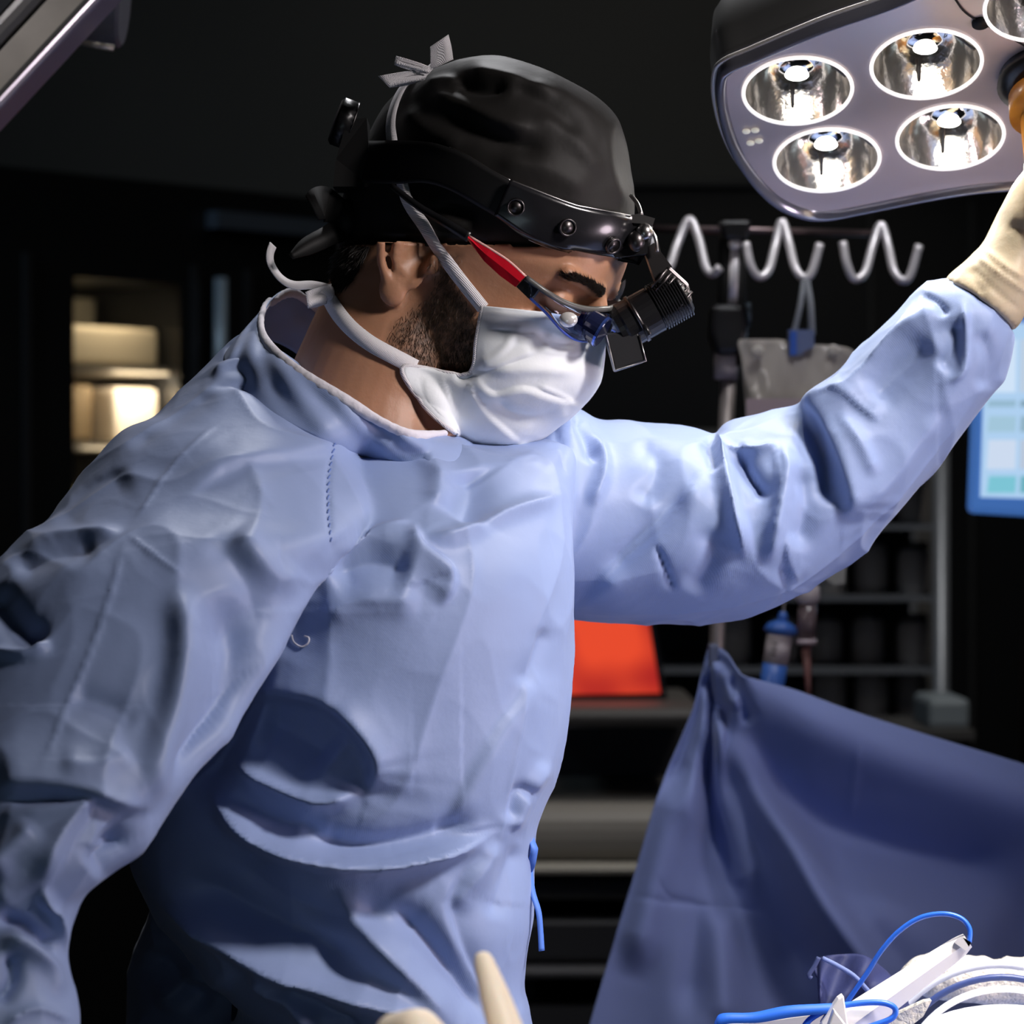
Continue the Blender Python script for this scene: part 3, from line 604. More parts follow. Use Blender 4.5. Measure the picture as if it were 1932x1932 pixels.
ST_near = [
 ('c', [(385, 1475), (430, 1528), (510, 1588), (610, 1622), (720, 1630), (850, 1596), (945, 1555)], 7, 3.5), ('c', [(292, 1695), (380, 1740), (500, 1808), (620, 1858), (740, 1898)], 7, 3),
 ('s', [(690, 1495), (698, 1440), (672, 1388), (620, 1340)], 5, 5, 30), ('c', [(430, 1432), (510, 1478), (600, 1508), (690, 1490)], 4, 2), ('s', [(790, 985), (790, 1020), (850, 1065), (858, 1100)], 5, 4, 26),
 ('c', [(800, 1012), (870, 1004), (960, 962), (1075, 928)], 4, 1.5), ('c', [(620, 1050), (700, 1005), (780, 982)], 5, 2.5), ('s', [(625, 1640), (770, 1600), (900, 1560), (950, 1550)], 5, -3, 26), ('c', [(475, 1830), (540, 1880), (600, 1935)], 5, 2.5),
 ('s', [(265, 1545), (210, 1520), (165, 1520), (110, 1600), (75, 1660)], 5, 5, 30), ('c', [(75, 1660), (98, 1740), (115, 1800)], 4, 2.5), ('c', [(0, 1515), (90, 1512), (160, 1518)], 4, -4), ('c', [(845, 1690), (862, 1760), (905, 1850), (960, 1940)], 4, 2),
 # raglan sleeve and torso seen from the front
 # (kind, pts, width, mm)
 # big waist swoop
 ('r', [(385, 1475), (430, 1530), (510, 1590), (610, 1625), (720, 1632), (850, 1598), (945, 1555)], 24, 17),
 ('r', [(560, 1570), (660, 1600), (780, 1588), (900, 1545)], 26, -9),
 ('r', [(400, 1600), (520, 1690), (650, 1730), (790, 1710)], 45, -12),
 # scooped pocket in the side
 ('s', [(690, 1500), (700, 1440), (672, 1385), (615, 1335), (540, 1318), (450, 1318)], 16, 12, 60),
 ('r', [(480, 1360), (560, 1390), (630, 1440)], 55, -12),
 ('r', [(425, 1432), (510, 1478), (600, 1510), (690, 1492)], 17, 8),
 ('r', [(430, 1500), (520, 1550), (620, 1560)], 22, -5),
 # arm pit pull
 ('s', [(540, 1180), (585, 1095), (650, 1035), (720, 1000), (785, 980)], 16, 7, 60),
 ('s', [(785, 985), (795, 1030), (850, 1070), (855, 1110), (830, 1150)], 10, 6, 45),
 ('r', [(620, 1090), (700, 1060), (780, 1080)], 40, -9),
 ('r', [(600, 1160), (700, 1130), (800, 1140)], 30, 4),
 # chest
 ('r', [(790, 1015), (870, 1008), (960, 965), (1070, 932)], 17, 6),
 ('r', [(880, 880), (890, 930), (870, 990)], 45, -10),
 ('r', [(800, 840), (830, 900), (820, 960)], 25, 5),
 ('s', [(840, 805), (730, 835), (600, 860), (440, 885), (330, 960)], 14, 5, 70),
 ('r', [(640, 770), (700, 800), (780, 830)], 24, -8),
 ('c', [(1040, 790), (1060, 850), (1078, 900)], 7, -3),
 # right flank
 ('s', [(835, 1565), (880, 1470), (940, 1370), (985, 1310), (1005, 1250)], 15, 5, 80),
 ('r', [(980, 1300), (1010, 1240), (1030, 1180)], 16, -4),
 ('r', [(1010, 1500), (970, 1490), (950, 1550)], 14, -6),
 ('r', [(955, 1570), (985, 1500), (1035, 1430)], 16, 7),
 ('r', [(930, 1580), (900, 1640), (850, 1720)], 24, 6),
 ('r', [(975, 1590), (950, 1650), (930, 1740)], 20, -5),
 # skirt
 ('r', [(285, 1695), (380, 1740), (500, 1810), (620, 1860), (740, 1900), (860, 1950)], 24, 15),
 ('r', [(330, 1640), (450, 1720), (580, 1780), (700, 1850)], 40, -14),
 ('r', [(470, 1825), (540, 1880), (600, 1940)], 20, 9),
 ('r', [(520, 1850), (600, 1905), (690, 1950)], 22, -10),
 ('r', [(620, 1680), (690, 1760), (780, 1850), (860, 1940)], 30, 10),
 ('r', [(740, 1700), (820, 1790), (890, 1880), (930, 1940)], 34, -13),
 ('s', [(960, 1940), (905, 1850), (860, 1760), (845, 1690), (880, 1620)], 12, -7, 60),
 ('r', [(300, 1900), (370, 1840), (450, 1860)], 22, 8),
 ('r', [(280, 1790), (340, 1850), (400, 1910)], 26, -9),
 # near sleeve
 ('g', [(335, 1095), (350, 1200), (335, 1320), (305, 1420), (262, 1540)], 30, 10),
 ('g', [(400, 1110), (440, 1230), (415, 1360), (340, 1510)], 52, -15),
 ('c', [(640, 1050), (575, 1110), (535, 1200), (470, 1320), (400, 1415), (300, 1550)], 9, 3),
 ('s', [(520, 1240), (560, 1150), (600, 1080)], 10, -3, 40),
 ('c', [(240, 1010), (195, 1170), (125, 1340), (78, 1470)], 4, 1.3),
 ('c', [(240, 1010), (345, 1092)], 4, 1.2),
 ('c', [(250, 990), (330, 880), (420, 800)], 4, 1.0),
 ('c', [(655, 750), (622, 860), (618, 950), (630, 1050)], 4, -1.6),
 ('r', [(440, 1000), (520, 1090), (560, 1060)], 30, 5),
 ('r', [(400, 1000), (470, 1110), (500, 1200)], 30, -3.5),
 ('r', [(30, 1045), (130, 1010), (240, 1004)], 14, 6),
 ('r', [(20, 1080), (110, 1050), (190, 1030)], 24, -5),
 ('s', [(90, 990), (160, 920), (250, 880)], 12, -4, 60),
 ('r', [(-20, 1110), (40, 1190), (95, 1215)], 30, -8),
 ('r', [(-20, 1235), (50, 1240), (100, 1215)], 12, 7),
 ('r', [(240, 850), (330, 790), (420, 740)], 20, -3),
 ('r', [(130, 1310), (200, 1330), (260, 1370)], 24, -3),
 ('r', [(110, 1440), (180, 1450), (250, 1420)], 24, 3),
 # elbow
 ('s', [(290, 1530), (210, 1520), (150, 1500), (60, 1490), (-20, 1500)], 12, 9, 60),
 ('s', [(-20, 1540), (80, 1525), (165, 1520), (130, 1590), (90, 1660), (70, 1700)], 12, 7, 50),
 ('r', [(190, 1560), (220, 1600), (170, 1650)], 30, -14),
 ('r', [(75, 1670), (100, 1740), (118, 1800)], 11, 8),
 ('r', [(-20, 1650), (30, 1600), (70, 1560)], 24, 6),
 ('r', [(-10, 1730), (40, 1745), (95, 1800)], 16, -9),
 ('r', [(-10, 1775), (40, 1790), (90, 1830), (120, 1890)], 18, 8),
 ('r', [(-10, 1900), (20, 1850), (10, 1800)], 14, -8),
 ('c', [(0, 1940), (60, 1910), (140, 1930)], 8, 4),
 # collar yoke
 ('r', [(395, 715), (450, 690), (520, 705)], 9, 5),
 ('r', [(380, 735), (470, 735), (600, 790), (700, 800)], 10, -5),
 ('r', [(420, 660), (460, 655), (500, 660)], 10, -5),
]
ST_far = [
 ('c', [(1355, 850), (1372, 900), (1380, 980), (1408, 1060)], 5, 3), ('c', [(1462, 850), (1468, 930), (1445, 1020)], 5, 3), ('s', [(1455, 940), (1425, 900), (1398, 850)], 5, 5, 20),
 ('c', [(1530, 762), (1590, 745), (1640, 700), (1700, 632), (1780, 562)], 6, 2.5), ('s', [(1660, 800), (1600, 760), (1560, 745)], 6, 3, 30), ('c', [(1330, 880), (1290, 945), (1200, 1030), (1110, 1110)], 5, 2.5),
 ('c', [(1340, 870), (1375, 850), (1430, 855), (1475, 838)], 4, 3), ('s', [(1500, 1100), (1480, 1050), (1478, 1000)], 5, 3, 26), ('c', [(1730, 570), (1690, 640), (1640, 700)], 4, 2),
 ('r', [(1470, 800), (1530, 765), (1600, 742), (1650, 690), (1710, 630), (1790, 565)], 26, 11),
 ('s', [(1588, 985), (1590, 930), (1568, 850), (1540, 780), (1520, 750)], 12, 12, 70),
 ('r', [(1520, 790), (1555, 870), (1570, 960)], 22, -10),
 ('r', [(1385, 800), (1360, 870), (1378, 960), (1405, 1050)], 17, 11),
 ('r', [(1395, 850), (1420, 900), (1450, 945)], 17, -12),
 ('r', [(1470, 830), (1485, 890), (1462, 990), (1440, 1070)], 17, 9),
 ('r', [(1510, 880), (1520, 960), (1500, 1040)], 26, -6),
 ('r', [(1395, 840), (1430, 855), (1470, 845)], 9, 5),
 ('s', [(1090, 1140), (1180, 1060), (1250, 990), (1310, 920), (1335, 870)], 14, 8, 60),
 ('r', [(1140, 1090), (1230, 1010), (1310, 930)], 22, -6),
 ('c', [(1235, 1020), (1255, 1070), (1272, 1115)], 6, -4),
 ('r', [(1080, 780), (1105, 830), (1120, 880)], 12, -6),
 ('r', [(1120, 820), (1140, 880), (1110, 960)], 12, 5),
 ('r', [(1200, 830), (1240, 880), (1210, 960)], 22, -4),
 ('r', [(1330, 830), (1345, 860), (1350, 900)], 14, -7),
 ('r', [(1340, 990), (1340, 1060), (1300, 1120)], 22, -5),
 ('c', [(1470, 1060), (1480, 1100), (1470, 1130)], 7, -3),
 ('c', [(1090, 1150), (1300, 1152), (1440, 1125), (1540, 1075), (1640, 985), (1740, 880), (1830, 760), (1880, 680)], 5, 1.6),
 ('r', [(1816, 560), (1822, 640), (1815, 700), (1780, 725)], 7, 5),
 ('r', [(1800, 600), (1800, 660), (1770, 700)], 22, -5),
 ('r', [(1640, 760), (1700, 700), (1760, 640)], 30, -5),
 ('r', [(1620, 960), (1700, 870), (1780, 770)], 22, 4),
 ('r', [(1740, 560), (1770, 575), (1790, 600)], 9, -5),
 ('r', [(1850, 620), (1865, 680), (1850, 740)], 16, -4),
 ('r', [(1580, 780), (1620, 830), (1650, 900)], 14, 3),
]
isfar = (co[:, 1] > 1.93) & (px > 1080) | (px > 1100)
fr = np.clip((-nr[:, 1]+0.02)/0.45, 0, 1); fr = fr*fr*(3-2*fr)
d = np.where(isfar, 1.25*stroke_disp(px, py, ST_far), 1.45*stroke_disp(px, py, ST_near))*fr
n1 = fbm_cloth(co, 9, 3.1); n2 = fbm_cloth(co, 22, 8.7); n3 = fbm_cloth(co, 6, 5.5, False)
n4 = fbm_cloth(co, 11, 12.3, True, (1.6, 1, .55)); n5 = fbm_cloth(co, 40, 2.3)
crump = 0.0020*(np.clip(n4, 0, 1)**4)+0.0012*(np.clip(n1, 0, 1)**4)+0.0006*(np.clip(n2, 0, 1)**3)+0.00015*n5+0.003*n3
back = 0.004*np.clip(n1, 0, 1)
dirv = nr*0.55+np.array([0, -0.45, 0])[None, :]*fr[:, None]
co2 = co+dirv*d[:, None]+nr*(crump+back*(1-fr))[:, None]
gown = np_obj('gown', co2, fs, M_gown, person)
BVH_gown = BVHTree.FromPolygons([Vector(c) for c in co2], fs)
def hug(bvh, px, py, off=0.003, fallback=None):
    d_ = (P(px, py, 1.0)-CAMV).normalized(); hit, n_, _, _ = bvh.ray_cast(CAMV, d_, 10)
    if hit is None: return (fallback if fallback is not None else None), None
    if n_.dot(d_) > 0: n_ = -n_
    return hit+n_*off, n_
# collar
inner = [(800, 815, 1.895), (740, 798, 1.87), (650, 745, 1.865), (560, 690, 1.88), (507, 640, 1.92), (498, 600, 1.97), (513, 565, 2.01), (550, 545, 2.04), (592, 572, 2.065), (700, 650, 2.08), (850, 760, 2.07), (885, 808, 2.01)]
outer = [(800, 880, 1.89), (705, 868, 1.83), (600, 828, 1.83), (500, 775, 1.86), (435, 710, 1.90), (425, 668, 1.96), (470, 640, 2.0), (530, 650, 2.05), (600, 700, 2.08), (700, 800, 2.1), (850, 880, 2.1), (940, 860, 2.03)]
def loopcr(pts, n):
    a = cr(pts[-2:]+pts+pts[:3], (len(pts)+4)*n+1); return a[2*n:2*n+len(pts)*n]
I_ = loopcr(inner, 14); O_ = loopcr(outer, 14); NN = len(I_)
Iw = [P(*a) for a in I_]; Ow = [P(*a) for a in O_]
V = []; F = []; RW = 18
for i in range(NN):
    d__ = (Ow[i]-CAMV).normalized(); h_, n_, _, _ = BVH_gown.ray_cast(CAMV, d__, 10)
    if h_ is not None and Ow[i].y < 1.99: Ow[i] = h_+d__*.005
for _ in range(6): Ow = [(Ow[i-1]+Ow[i]*2+Ow[(i+1) % NN])/4 for i in range(NN)]
for i in range(NN):
    for j in range(RW+1):
        t = j/RW; p = Iw[i].lerp(Ow[i], t); 
        wob = .0018*math.sin(i*.35+j*.5)*math.sin(PI*t)+.002*math.sin(i*.13-j*.3)
        V.append(p+Vector((0, -.003*math.sin(PI*t)+wob, .002*math.sin(PI*t))))
for i in range(NN):
    for j in range(RW):
        a = i*(RW+1)+j; b = ((i+1) % NN)*(RW+1)+j; F.append((a, b, b+1, a+1))
clo = obj('collar', (V, F), M_gown, gown); sm = clo.modifiers.new('t', 'SOLIDIFY'); sm.thickness = .0012; sm.offset = 0
# binding
bnd = []
tb = tube(Iw, .0045, 10, closed=True, flat=None)
V = []; F = []
for i in range(NN):
    t = (Iw[(i+1) % NN]-Iw[i-1]).normalized(); o_ = (Ow[i]-Iw[i]).normalized(); nn = t.cross(o_).normalized()
    if nn.y > 0 : nn = -nn
    for k in range(10):
        a = 2*PI*k/10; ob_ = Iw[i]+o_*(.0026+.0036*math.cos(a))+nn*(.0010+.0022*math.sin(a)+.0003*math.sin(i*1.9))
        V.append(ob_)
for i in range(NN):
    for k in range(10):
        F.append((i*10+k, i*10+(k+1) % 10, ((i+1) % NN)*10+(k+1) % 10, ((i+1) % NN)*10+k))
obj('neck_binding', (V, F), M_bind, gown)
def ribbon(pts, wpx, nrms, thick=.0006, Yscale=None):
    """flat tape following pts with normals; width in metres"""
    V = []; F = []; n = len(pts)
    for i in range(n):
        t = (pts[min(i+1, n-1)]-pts[max(i-1, 0)]).normalized(); nn = Vector(nrms[i]); s_ = t.cross(nn).normalized(); wd = wpx[i] if isinstance(wpx, (list, tuple, np.ndarray)) else wpx
        for a, b in ((-.5, -.5), (.5, -.5), (.5, .5), (-.5, .5)): V.append(pts[i]+s_*wd*a+nn*thick*b*2)
    for i in range(n-1):
        for k in range(4): F.append((i*4+k, i*4+(k+1) % 4, i*4+4+(k+1) % 4, i*4+4+k))
    F += [(0, 1, 2, 3), (n*4-1, n*4-2, n*4-3, n*4-4)]
    return V, F
def hug_ribbon(bvh, pxs, wd, off=.0015, n=30, depth=None, smooth=2):
    A = cr(pxs, n); pts = []; nr_ = []
    for a in A:
        p, q = hug(bvh, a[0], a[1], off)
        if p is None: p = P(a[0], a[1], pts[-1].y if pts else depth); q = Vector((0, -1, 0)) if not nr_ else nr_[-1]
        pts.append(p); nr_.append(q)
    for _ in range(smooth):
        pts = [pts[0]]+[(pts[i-1]+pts[i]*2+pts[i+1])/4 for i in range(1, n-1)]+[pts[-1]]; nr_ = [nr_[0]]+[((nr_[i-1]+nr_[i]*2+nr_[i+1])/4).normalized() for i in range(1, n-1)]+[nr_[-1]]
    return ribbon(pts, wd, nr_)
# waist tie
def free_ribbon(pxy, wd, n=24, nrm=Vector((0.2, -1, 0.1)), m=None, name='tie', parent=None, twist=0):
    A = cr(pxy, n); pts = [P(*a) for a in A]; ns = [(nrm+Vector((math.sin(i*twist), 0, math.cos(i*twist)*.4))*(.8 if twist else 0)).normalized() for i in range(n)]
    return obj(name, ribbon(pts, wd, ns, .0005), m, parent)
free_ribbon([(996, 1575, 1.93), (1008, 1600, 1.92), (1003, 1625, 1.925), (998, 1640, 1.93)], .006, m=M_tie, name='waist_tie', parent=gown, twist=.2)
free_ribbon([(998, 1630, 1.93), (1004, 1680, 1.925), (1016, 1720, 1.92), (1020, 1760, 1.92), (1022, 1794, 1.92)], .0042, m=M_tie, name='waist_tie', parent=gown, twist=.1)
# lint on the chest
lint = tube([hug(BVH_gown, *p, .001)[0] for p in [(551, 1198), (556, 1212), (570, 1221), (582, 1214), (584, 1204), (575, 1200)]], .0006, 6, 20)
obj('lint_thread', lint, M_bind, gown)
# stitches of the raglan seam
stp = cr([(655, 760), (628, 850), (618, 940), (625, 1035)], 44); S_ = Soup()
for i in range(0, 42, 2):
    a, _ = hug(BVH_gown, stp[i][0]+2, stp[i][1], .0004); b, _ = hug(BVH_gown, stp[i+1][0]-2, stp[i+1][1], .0004)
    if a and b and (a-b).length < .02: S_.add(tube([a, b], .00055, 5))
obj('seam_stitching', S_.vf(), mat('blue_thread', (.12, .2, .5), .6), gown)

# ------------------------------------------------------------ surgical cap
caprel = []
CS = Soup(); Acp = cr([(*c, h) for c, h in zip(capsec, caphw)], 90); rings = []
Lc = HL
for a in Acp:
    L = P(a[0], a[1], 2.0); R = P(a[2], a[3], 2.0); h = (R-L)/2; c = (L+R)/2; c = Vector((c.x, c.y, c.z))
    k = CAPK
    r = []
    for j in range(120):
        t = 2*PI*j/120
        r.append(c+h*math.cos(t)+Vector((0, a[4]*math.sin(t)*1.0+k*h.length*math.cos(t), 0)))
    rings.append(r)
CS.add(loft(rings, False))
co = np.array([tuple(v) for v in CS.v]); fs = CS.f+[tuple(range(len(co)-120, len(co)))]
px, py = to_px(co); nr = normals(co, fs)
if (nr*(co-co.mean(0))).sum() < 0: nr = -nr; fs = [tuple(reversed(f)) for f in fs]
ST_cap = [('r', [(800, 165), (870, 200), (950, 235), (1020, 250)], 20, 7), ('r', [(830, 190), (900, 240), (980, 275), (1040, 285)], 20, -6), ('r', [(850, 150), (900, 165), (960, 160)], 14, -6), ('r', [(870, 130), (960, 145), (1060, 180)], 14, 5),
          ('r', [(760, 200), (800, 240), (880, 280)], 22, 4), ('r', [(800, 160), (850, 150), (855, 175)], 10, 4), ('r', [(960, 150), (1040, 200), (1100, 260)], 24, -4), ('r', [(930, 300), (1030, 320), (1120, 370)], 30, 4), ('r', [(1000, 210), (1080, 260), (1140, 340)], 18, 3),
          ('r', [(760, 420), (840, 395), (900, 400)], 12, -4), ('r', [(700, 440), (800, 440), (900, 450)], 12, 3), ('r', [(780, 380), (860, 420), (960, 470)], 12, 4), ('r', [(1165, 200), (1150, 300), (1180, 400)], 14, 3)]
dsp = stroke_disp(px, py, ST_cap)*np.clip(-nr[:, 1]*3, 0, 1)
nz = fbm_cloth(co, 16, 2.2)*.0016+fbm_cloth(co, 7, 4.2, False)*.004
fade = np.clip((500-py)/60, .2, 1)
co = co+nr*((dsp+nz)*fade)[:, None]
cap = np_obj('surgical_cap', co, fs, M_cap, person); sm = cap.modifiers.new('t', 'SOLIDIFY'); sm.thickness = .0015; sm.offset = -1
BVH_cap = BVHTree.FromPolygons([Vector(c) for c in co], fs)
# cap hem
hem = [Vector(co[i])+Vector((0, 0, 0)) for i in range(0, 120, 2)]
obj('hem', tube(hem, .0016, 8, closed=True), M_cap, cap)
# rear ties of the cap
def blob_ribbon(name, pxy, wds, m, parent, thick=.004):
    A = cr([(*p, w_) for p, w_ in zip(pxy, wds)], 20); pts = [P(*a[:3]) for a in A]
    return obj(name, ribbon(pts, [a[3] for a in A], [Vector((.1, -1, .1)).normalized()]*20, thick), m, parent)
blob_ribbon('cap_tie', [(680, 430, 1.99), (640, 400, 1.98), (610, 385, 1.97), (588, 392, 1.965)], [.02, .018, .024, .018], M_blackm, cap, .0015)
blob_ribbon('cap_tie', [(660, 425, 1.99), (620, 445, 1.97), (580, 465, 1.96), (549, 484, 1.95)], [.02, .014, .012, .004], M_blackm, cap, .0012)
obj('tie_knot', ellipsoid(P(655, 415, 1.99), (.012, .012, .014)), M_blackm, cap)
# ------------------------------------------------------------ face mask
rows = [((912, 578), -.064, (1128, 602)), ((905, 612), -.066, (1120, 640)), ((899, 650), -.067, (1117, 675)), ((895, 690), -.066, (1113, 712)), ((878, 707), -.066, (1098, 742)), ((835, 703), -.068, (1070, 772)), ((775, 690), -.070, (1035, 802)),
        ((785, 735), -.064, (1000, 828)), ((806, 768), -.056, (965, 842)), ((832, 793), -.046, (948, 846)), ((862, 816), -.034, (936, 849)), ((890, 832), -.020, (928, 850))]
ar = cr([(*hl(HP(*e, ly)), *hl(HP(*m_, 0.0))) for e, ly, m_ in rows], 130)
NC = 121; V = []
for a in ar:
    ex, ey, ez, mx_, my_, mz = a
    for j in range(NC):
        s_ = -1+2*j/(NC-1); u = abs(s_)                   # 0 median .. 1 edge
        th = u*PI/2
        wx = math.cos(th)**0.95 if th < PI/2 else 0
        wy = math.sin(th)**0.9 if th > 0 else 0
        x = ex+(mx_-ex)*wx; z = ez+(mz-ez)*(wx**1.0); y = abs(ey)*wy*(-1 if s_ < 0 else 1)
        V.append(H(x, y, z))
NRr = len(ar); F = [(i*NC+j, i*NC+j+1, (i+1)*NC+j+1, (i+1)*NC+j) for i in range(NRr-1) for j in range(NC-1)]
co = np.array([tuple(v) for v in V])
push = np.zeros(len(co)); c0_ = H(.03, 0, -.055)
for i_, v in enumerate(V):
    c1_ = H(.02, 0, hl(v)[2]*.6-.02); dv = v-c1_; L_ = dv.length; dv.normalize(); h_, _, _, dist = BVH_body.ray_cast(c1_+dv*.25, -dv, .25)
    if h_ is not None:
        rr = .25-dist
        if rr > L_-.002: push[i_] = min(rr-L_+.002, .02)
push = push*np.repeat(np.clip((NRr*.66-np.arange(NRr))/(NRr*.12), 0, 1), NC)
g_ = push.reshape(NRr, NC)
for _ in range(14):
    g2 = g_.copy(); g2[1:-1, 1:-1] = (g_[1:-1, 1:-1]*2+g_[:-2, 1:-1]+g_[2:, 1:-1]+g_[1:-1, :-2]+g_[1:-1, 2:])/6; g_ = np.maximum(g2, push.reshape(NRr, NC)) if _ < 10 else g2
for i_, v in enumerate(V):
    c1_ = H(.02, 0, hl(v)[2]*.6-.02); dv = (v-c1_).normalized(); V[i_] = v+dv*float(g_.ravel()[i_])
co = np.array([tuple(v) for v in V]); px, py = to_px(co); nr = normals(co, F)
push = np.zeros(len(co)); cen = np.array(H(.03, 0, -.05))
if (nr*(co-cen)).sum() < 0: nr = -nr; F = [tuple(reversed(f)) for f in F]
ST_mask = [('s', [(1015, 662), (960, 682), (925, 694), (896, 696)], 4, 2.6, 30), ('s', [(1115, 668), (1060, 668), (1010, 662)], 6, 1.6, 24), ('s', [(896, 704), (930, 738), (985, 728), (1040, 745), (1100, 762)], 5, 3.0, 34), ('s', [(885, 712), (912, 765), (945, 800), (985, 832)], 4, 2.2, 26), ('s', [(836, 700), (850, 750), (872, 800)], 4, 2.0, 18),
           ('r', [(930, 735), (960, 775), (1010, 785), (1060, 768)], 14, -3.5), ('r', [(915, 700), (1000, 695), (1090, 700)], 12, 2.5), ('r', [(975, 625), (945, 665), (905, 690)], 7, 2), ('r', [(1015, 620), (1040, 645), (1085, 650)], 8, -2),
           ('c', [(1010, 722), (1060, 745), (1090, 765)], 4, 1.6), ('r', [(858, 707), (878, 716), (900, 702)], 7, -3.5), ('c', [(915, 590), (1000, 600), (1060, 606)], 3, .8), ('c', [(912, 622), (1000, 628), (1060, 628)], 3, -1), ('c', [(790, 700), (803, 750), (850, 802)], 3, -1)]
for i_ in range(len(co)):
    p_ = Vector(co[i_]); d__ = (p_-CAMV); L__ = d__.length; d__.normalize()
    if hl(p_)[1] > 0.01: continue
    h_, _, _, ds_ = BVH_body.ray_cast(CAMV, d__, 5)
    if h_ is not None and ds_ < L__+.0025 and L__-ds_ < .06: push[i_] = L__+.0025-ds_
    else: push[i_] = 0
g_ = push.reshape(NRr, NC)
for _ in range(10):
    g2 = g_.copy(); g2[1:-1, 1:-1] = (g_[1:-1, 1:-1]*2+g_[:-2, 1:-1]+g_[2:, 1:-1]+g_[1:-1, :-2]+g_[1:-1, 2:])/6; g_ = np.maximum(g2, push.reshape(NRr, NC))
for i_ in range(len(co)):
    p_ = Vector(co[i_]); co[i_] = p_-(p_-CAMV).normalized()*float(g_.ravel()[i_])
dsp = stroke_disp(px, py, ST_mask)+fbm_cloth(co, 22, 9.0)*.0012+fbm_cloth(co, 60, 1.0)*.0003
co = co+nr*dsp[:, None]
mask = np_obj('face_mask', co, F, M_mask, person); sm = mask.modifiers.new('t', 'SOLIDIFY'); sm.thickness = .0012; sm.offset = 1
BVH_mask = BVHTree.FromPolygons([Vector(c) for c in co], F)
# printed / welded dots along the top edge
S_ = Soup()
for row, (x0, y0, x1, y1) in enumerate(((922, 597, 1010, 607), (926, 612, 1020, 618), (918, 628, 1010, 634))):
    n = 20
    for i in range(n):
        p, q = hug(BVH_mask, x0+(x1-x0)*i/n, y0+(y1-y0)*i/n, .0004)
        if p: S_.add(ellipsoid(p, (.0006, .0004, .0004), None, 6, 4))
obj('weld_dots', S_.vf(), mat('weld', (.45, .5, .58), .8), mask)
# edge tape of the mask
def edge_tape(name, pts, w_, m=M_tape, parent=None):
    return obj(name, tube(pts, w_, 8), m, parent or mask)
ring_pts = [Vector(co[i*NC]) for i in range(0, NRr, 2)]; edge_tape('edge_binding', ring_pts, .0016)
edge_tape('edge_binding', [Vector(co[i*NC+NC-1]) for i in range(0, NRr, 2)], .0016)
# straps : upper
allb = Soup()
def comb(bvhs, px, py, off):
    best = None
    for b in bvhs:
        p, q = hug(b, px, py, off)
        if p is not None and (best is None or p.y < best[0].y): best = (p, q)
    return best if best else (None, None)
class MB_:
    def __init__(s, *b): s.b = b
    def ray_cast(s, o, d_, l):
        best = (None, None, None, None)
        for b in s.b:
            r = b.ray_cast(o, d_, l)
            if r[0] is not None and (best[0] is None or (r[0]-o).length < (best[0]-o).length): best = r
        return best
BH = MB_(BVH_cap, BVH_body)
obj('upper_strap', hug_ribbon(BH, [(912, 580), (885, 545), (855, 505), (820, 450), (790, 405), (772, 375), (765, 345), (752, 300), (746, 265), (744, 235), (752, 200), (770, 165), (800, 135), (815, 122)], .0085, .0035, 60, smooth=4), M_tape, mask)
# mirrored strap on the far side
A = cr([(912, 580), (855, 505), (790, 405), (765, 345), (746, 265), (752, 200), (800, 135)], 40); fp = []
for a in A:
    p, q = hug(BH, a[0], a[1], .0035)
    if p is None: continue
    fp.append((mirror(p), q))
obj('upper_strap', ribbon([p for p, q in fp], .0085, [(HL*.9+Vector((0, 0, .2))).normalized()]*len(fp)), M_tape, mask)
def bow_leaf(name, quadpx, Y, bend=.004):
    # a folded tape end given by four outline points
    a, b, c, d_ = [P(x, y, Y) for x, y in quadpx]; V = []; F = []; n = 8
    for i in range(n+1):
        for j in range(4):
            t = i/n; s_ = j/3; p = a.lerp(b, t).lerp(d_.lerp(c, t), s_); V.append(p+Vector((0, bend*math.sin(t*PI)*(1 if j % 2 else -1)*.5-bend*t, 0)))
    for i in range(n):
        for j in range(3): F.append((i*4+j, i*4+j+1, i*4+5+j, i*4+4+j))
    o = obj(name, (V, F), M_tape, mask); s = o.modifiers.new('t', 'SOLIDIFY'); s.thickness = .0008; return o
ybow = hug(BH, 815, 150, 0)[0].y
bow_leaf('bow_loop', [(818, 128), (714, 146), (735, 168), (800, 150)], ybow, .006)
bow_leaf('bow_loop', [(812, 126), (748, 108), (744, 124), (808, 138)], ybow-.004, .006)
bow_leaf('bow_loop', [(812, 132), (812, 90), (846, 67), (855, 112)], ybow, .004)
# lower strap round the neck
obj('lower_strap', hug_ribbon(BVH_body, [(782, 694), (740, 672), (700, 650), (665, 622), (640, 592), (622, 560)], .0105, .002, 40, depth=1.93, smooth=5), M_tape, mask)
A = cr([(782, 694), (740, 672), (700, 650), (665, 622), (640, 592)], 30); fp = [mirror(hug(BVH_body, a[0], a[1], .004)[0]) for a in A if hug(BVH_body, a[0], a[1], .002)[0] is not None]
if len(fp) > 3: obj('lower_strap', ribbon(fp, .0105, [HL]*len(fp)), M_tape, mask)
yk = 1.96
obj('knot', ellipsoid(P(615, 552, yk), (.006, .007, .006)), M_tape, mask)
bow_leaf('tape_end', [(625, 535), (577, 552), (582, 583), (616, 572)], yk-.004, .006)
free_ribbon([(625, 545, yk), (590, 538, yk-.004), (555, 538, yk-.006), (530, 525, yk-.004), (512, 500, yk), (509, 480, yk), (515, 462, yk+.004)], .006, 30, m=M_tape, name='tape_end', parent=mask, twist=.06)

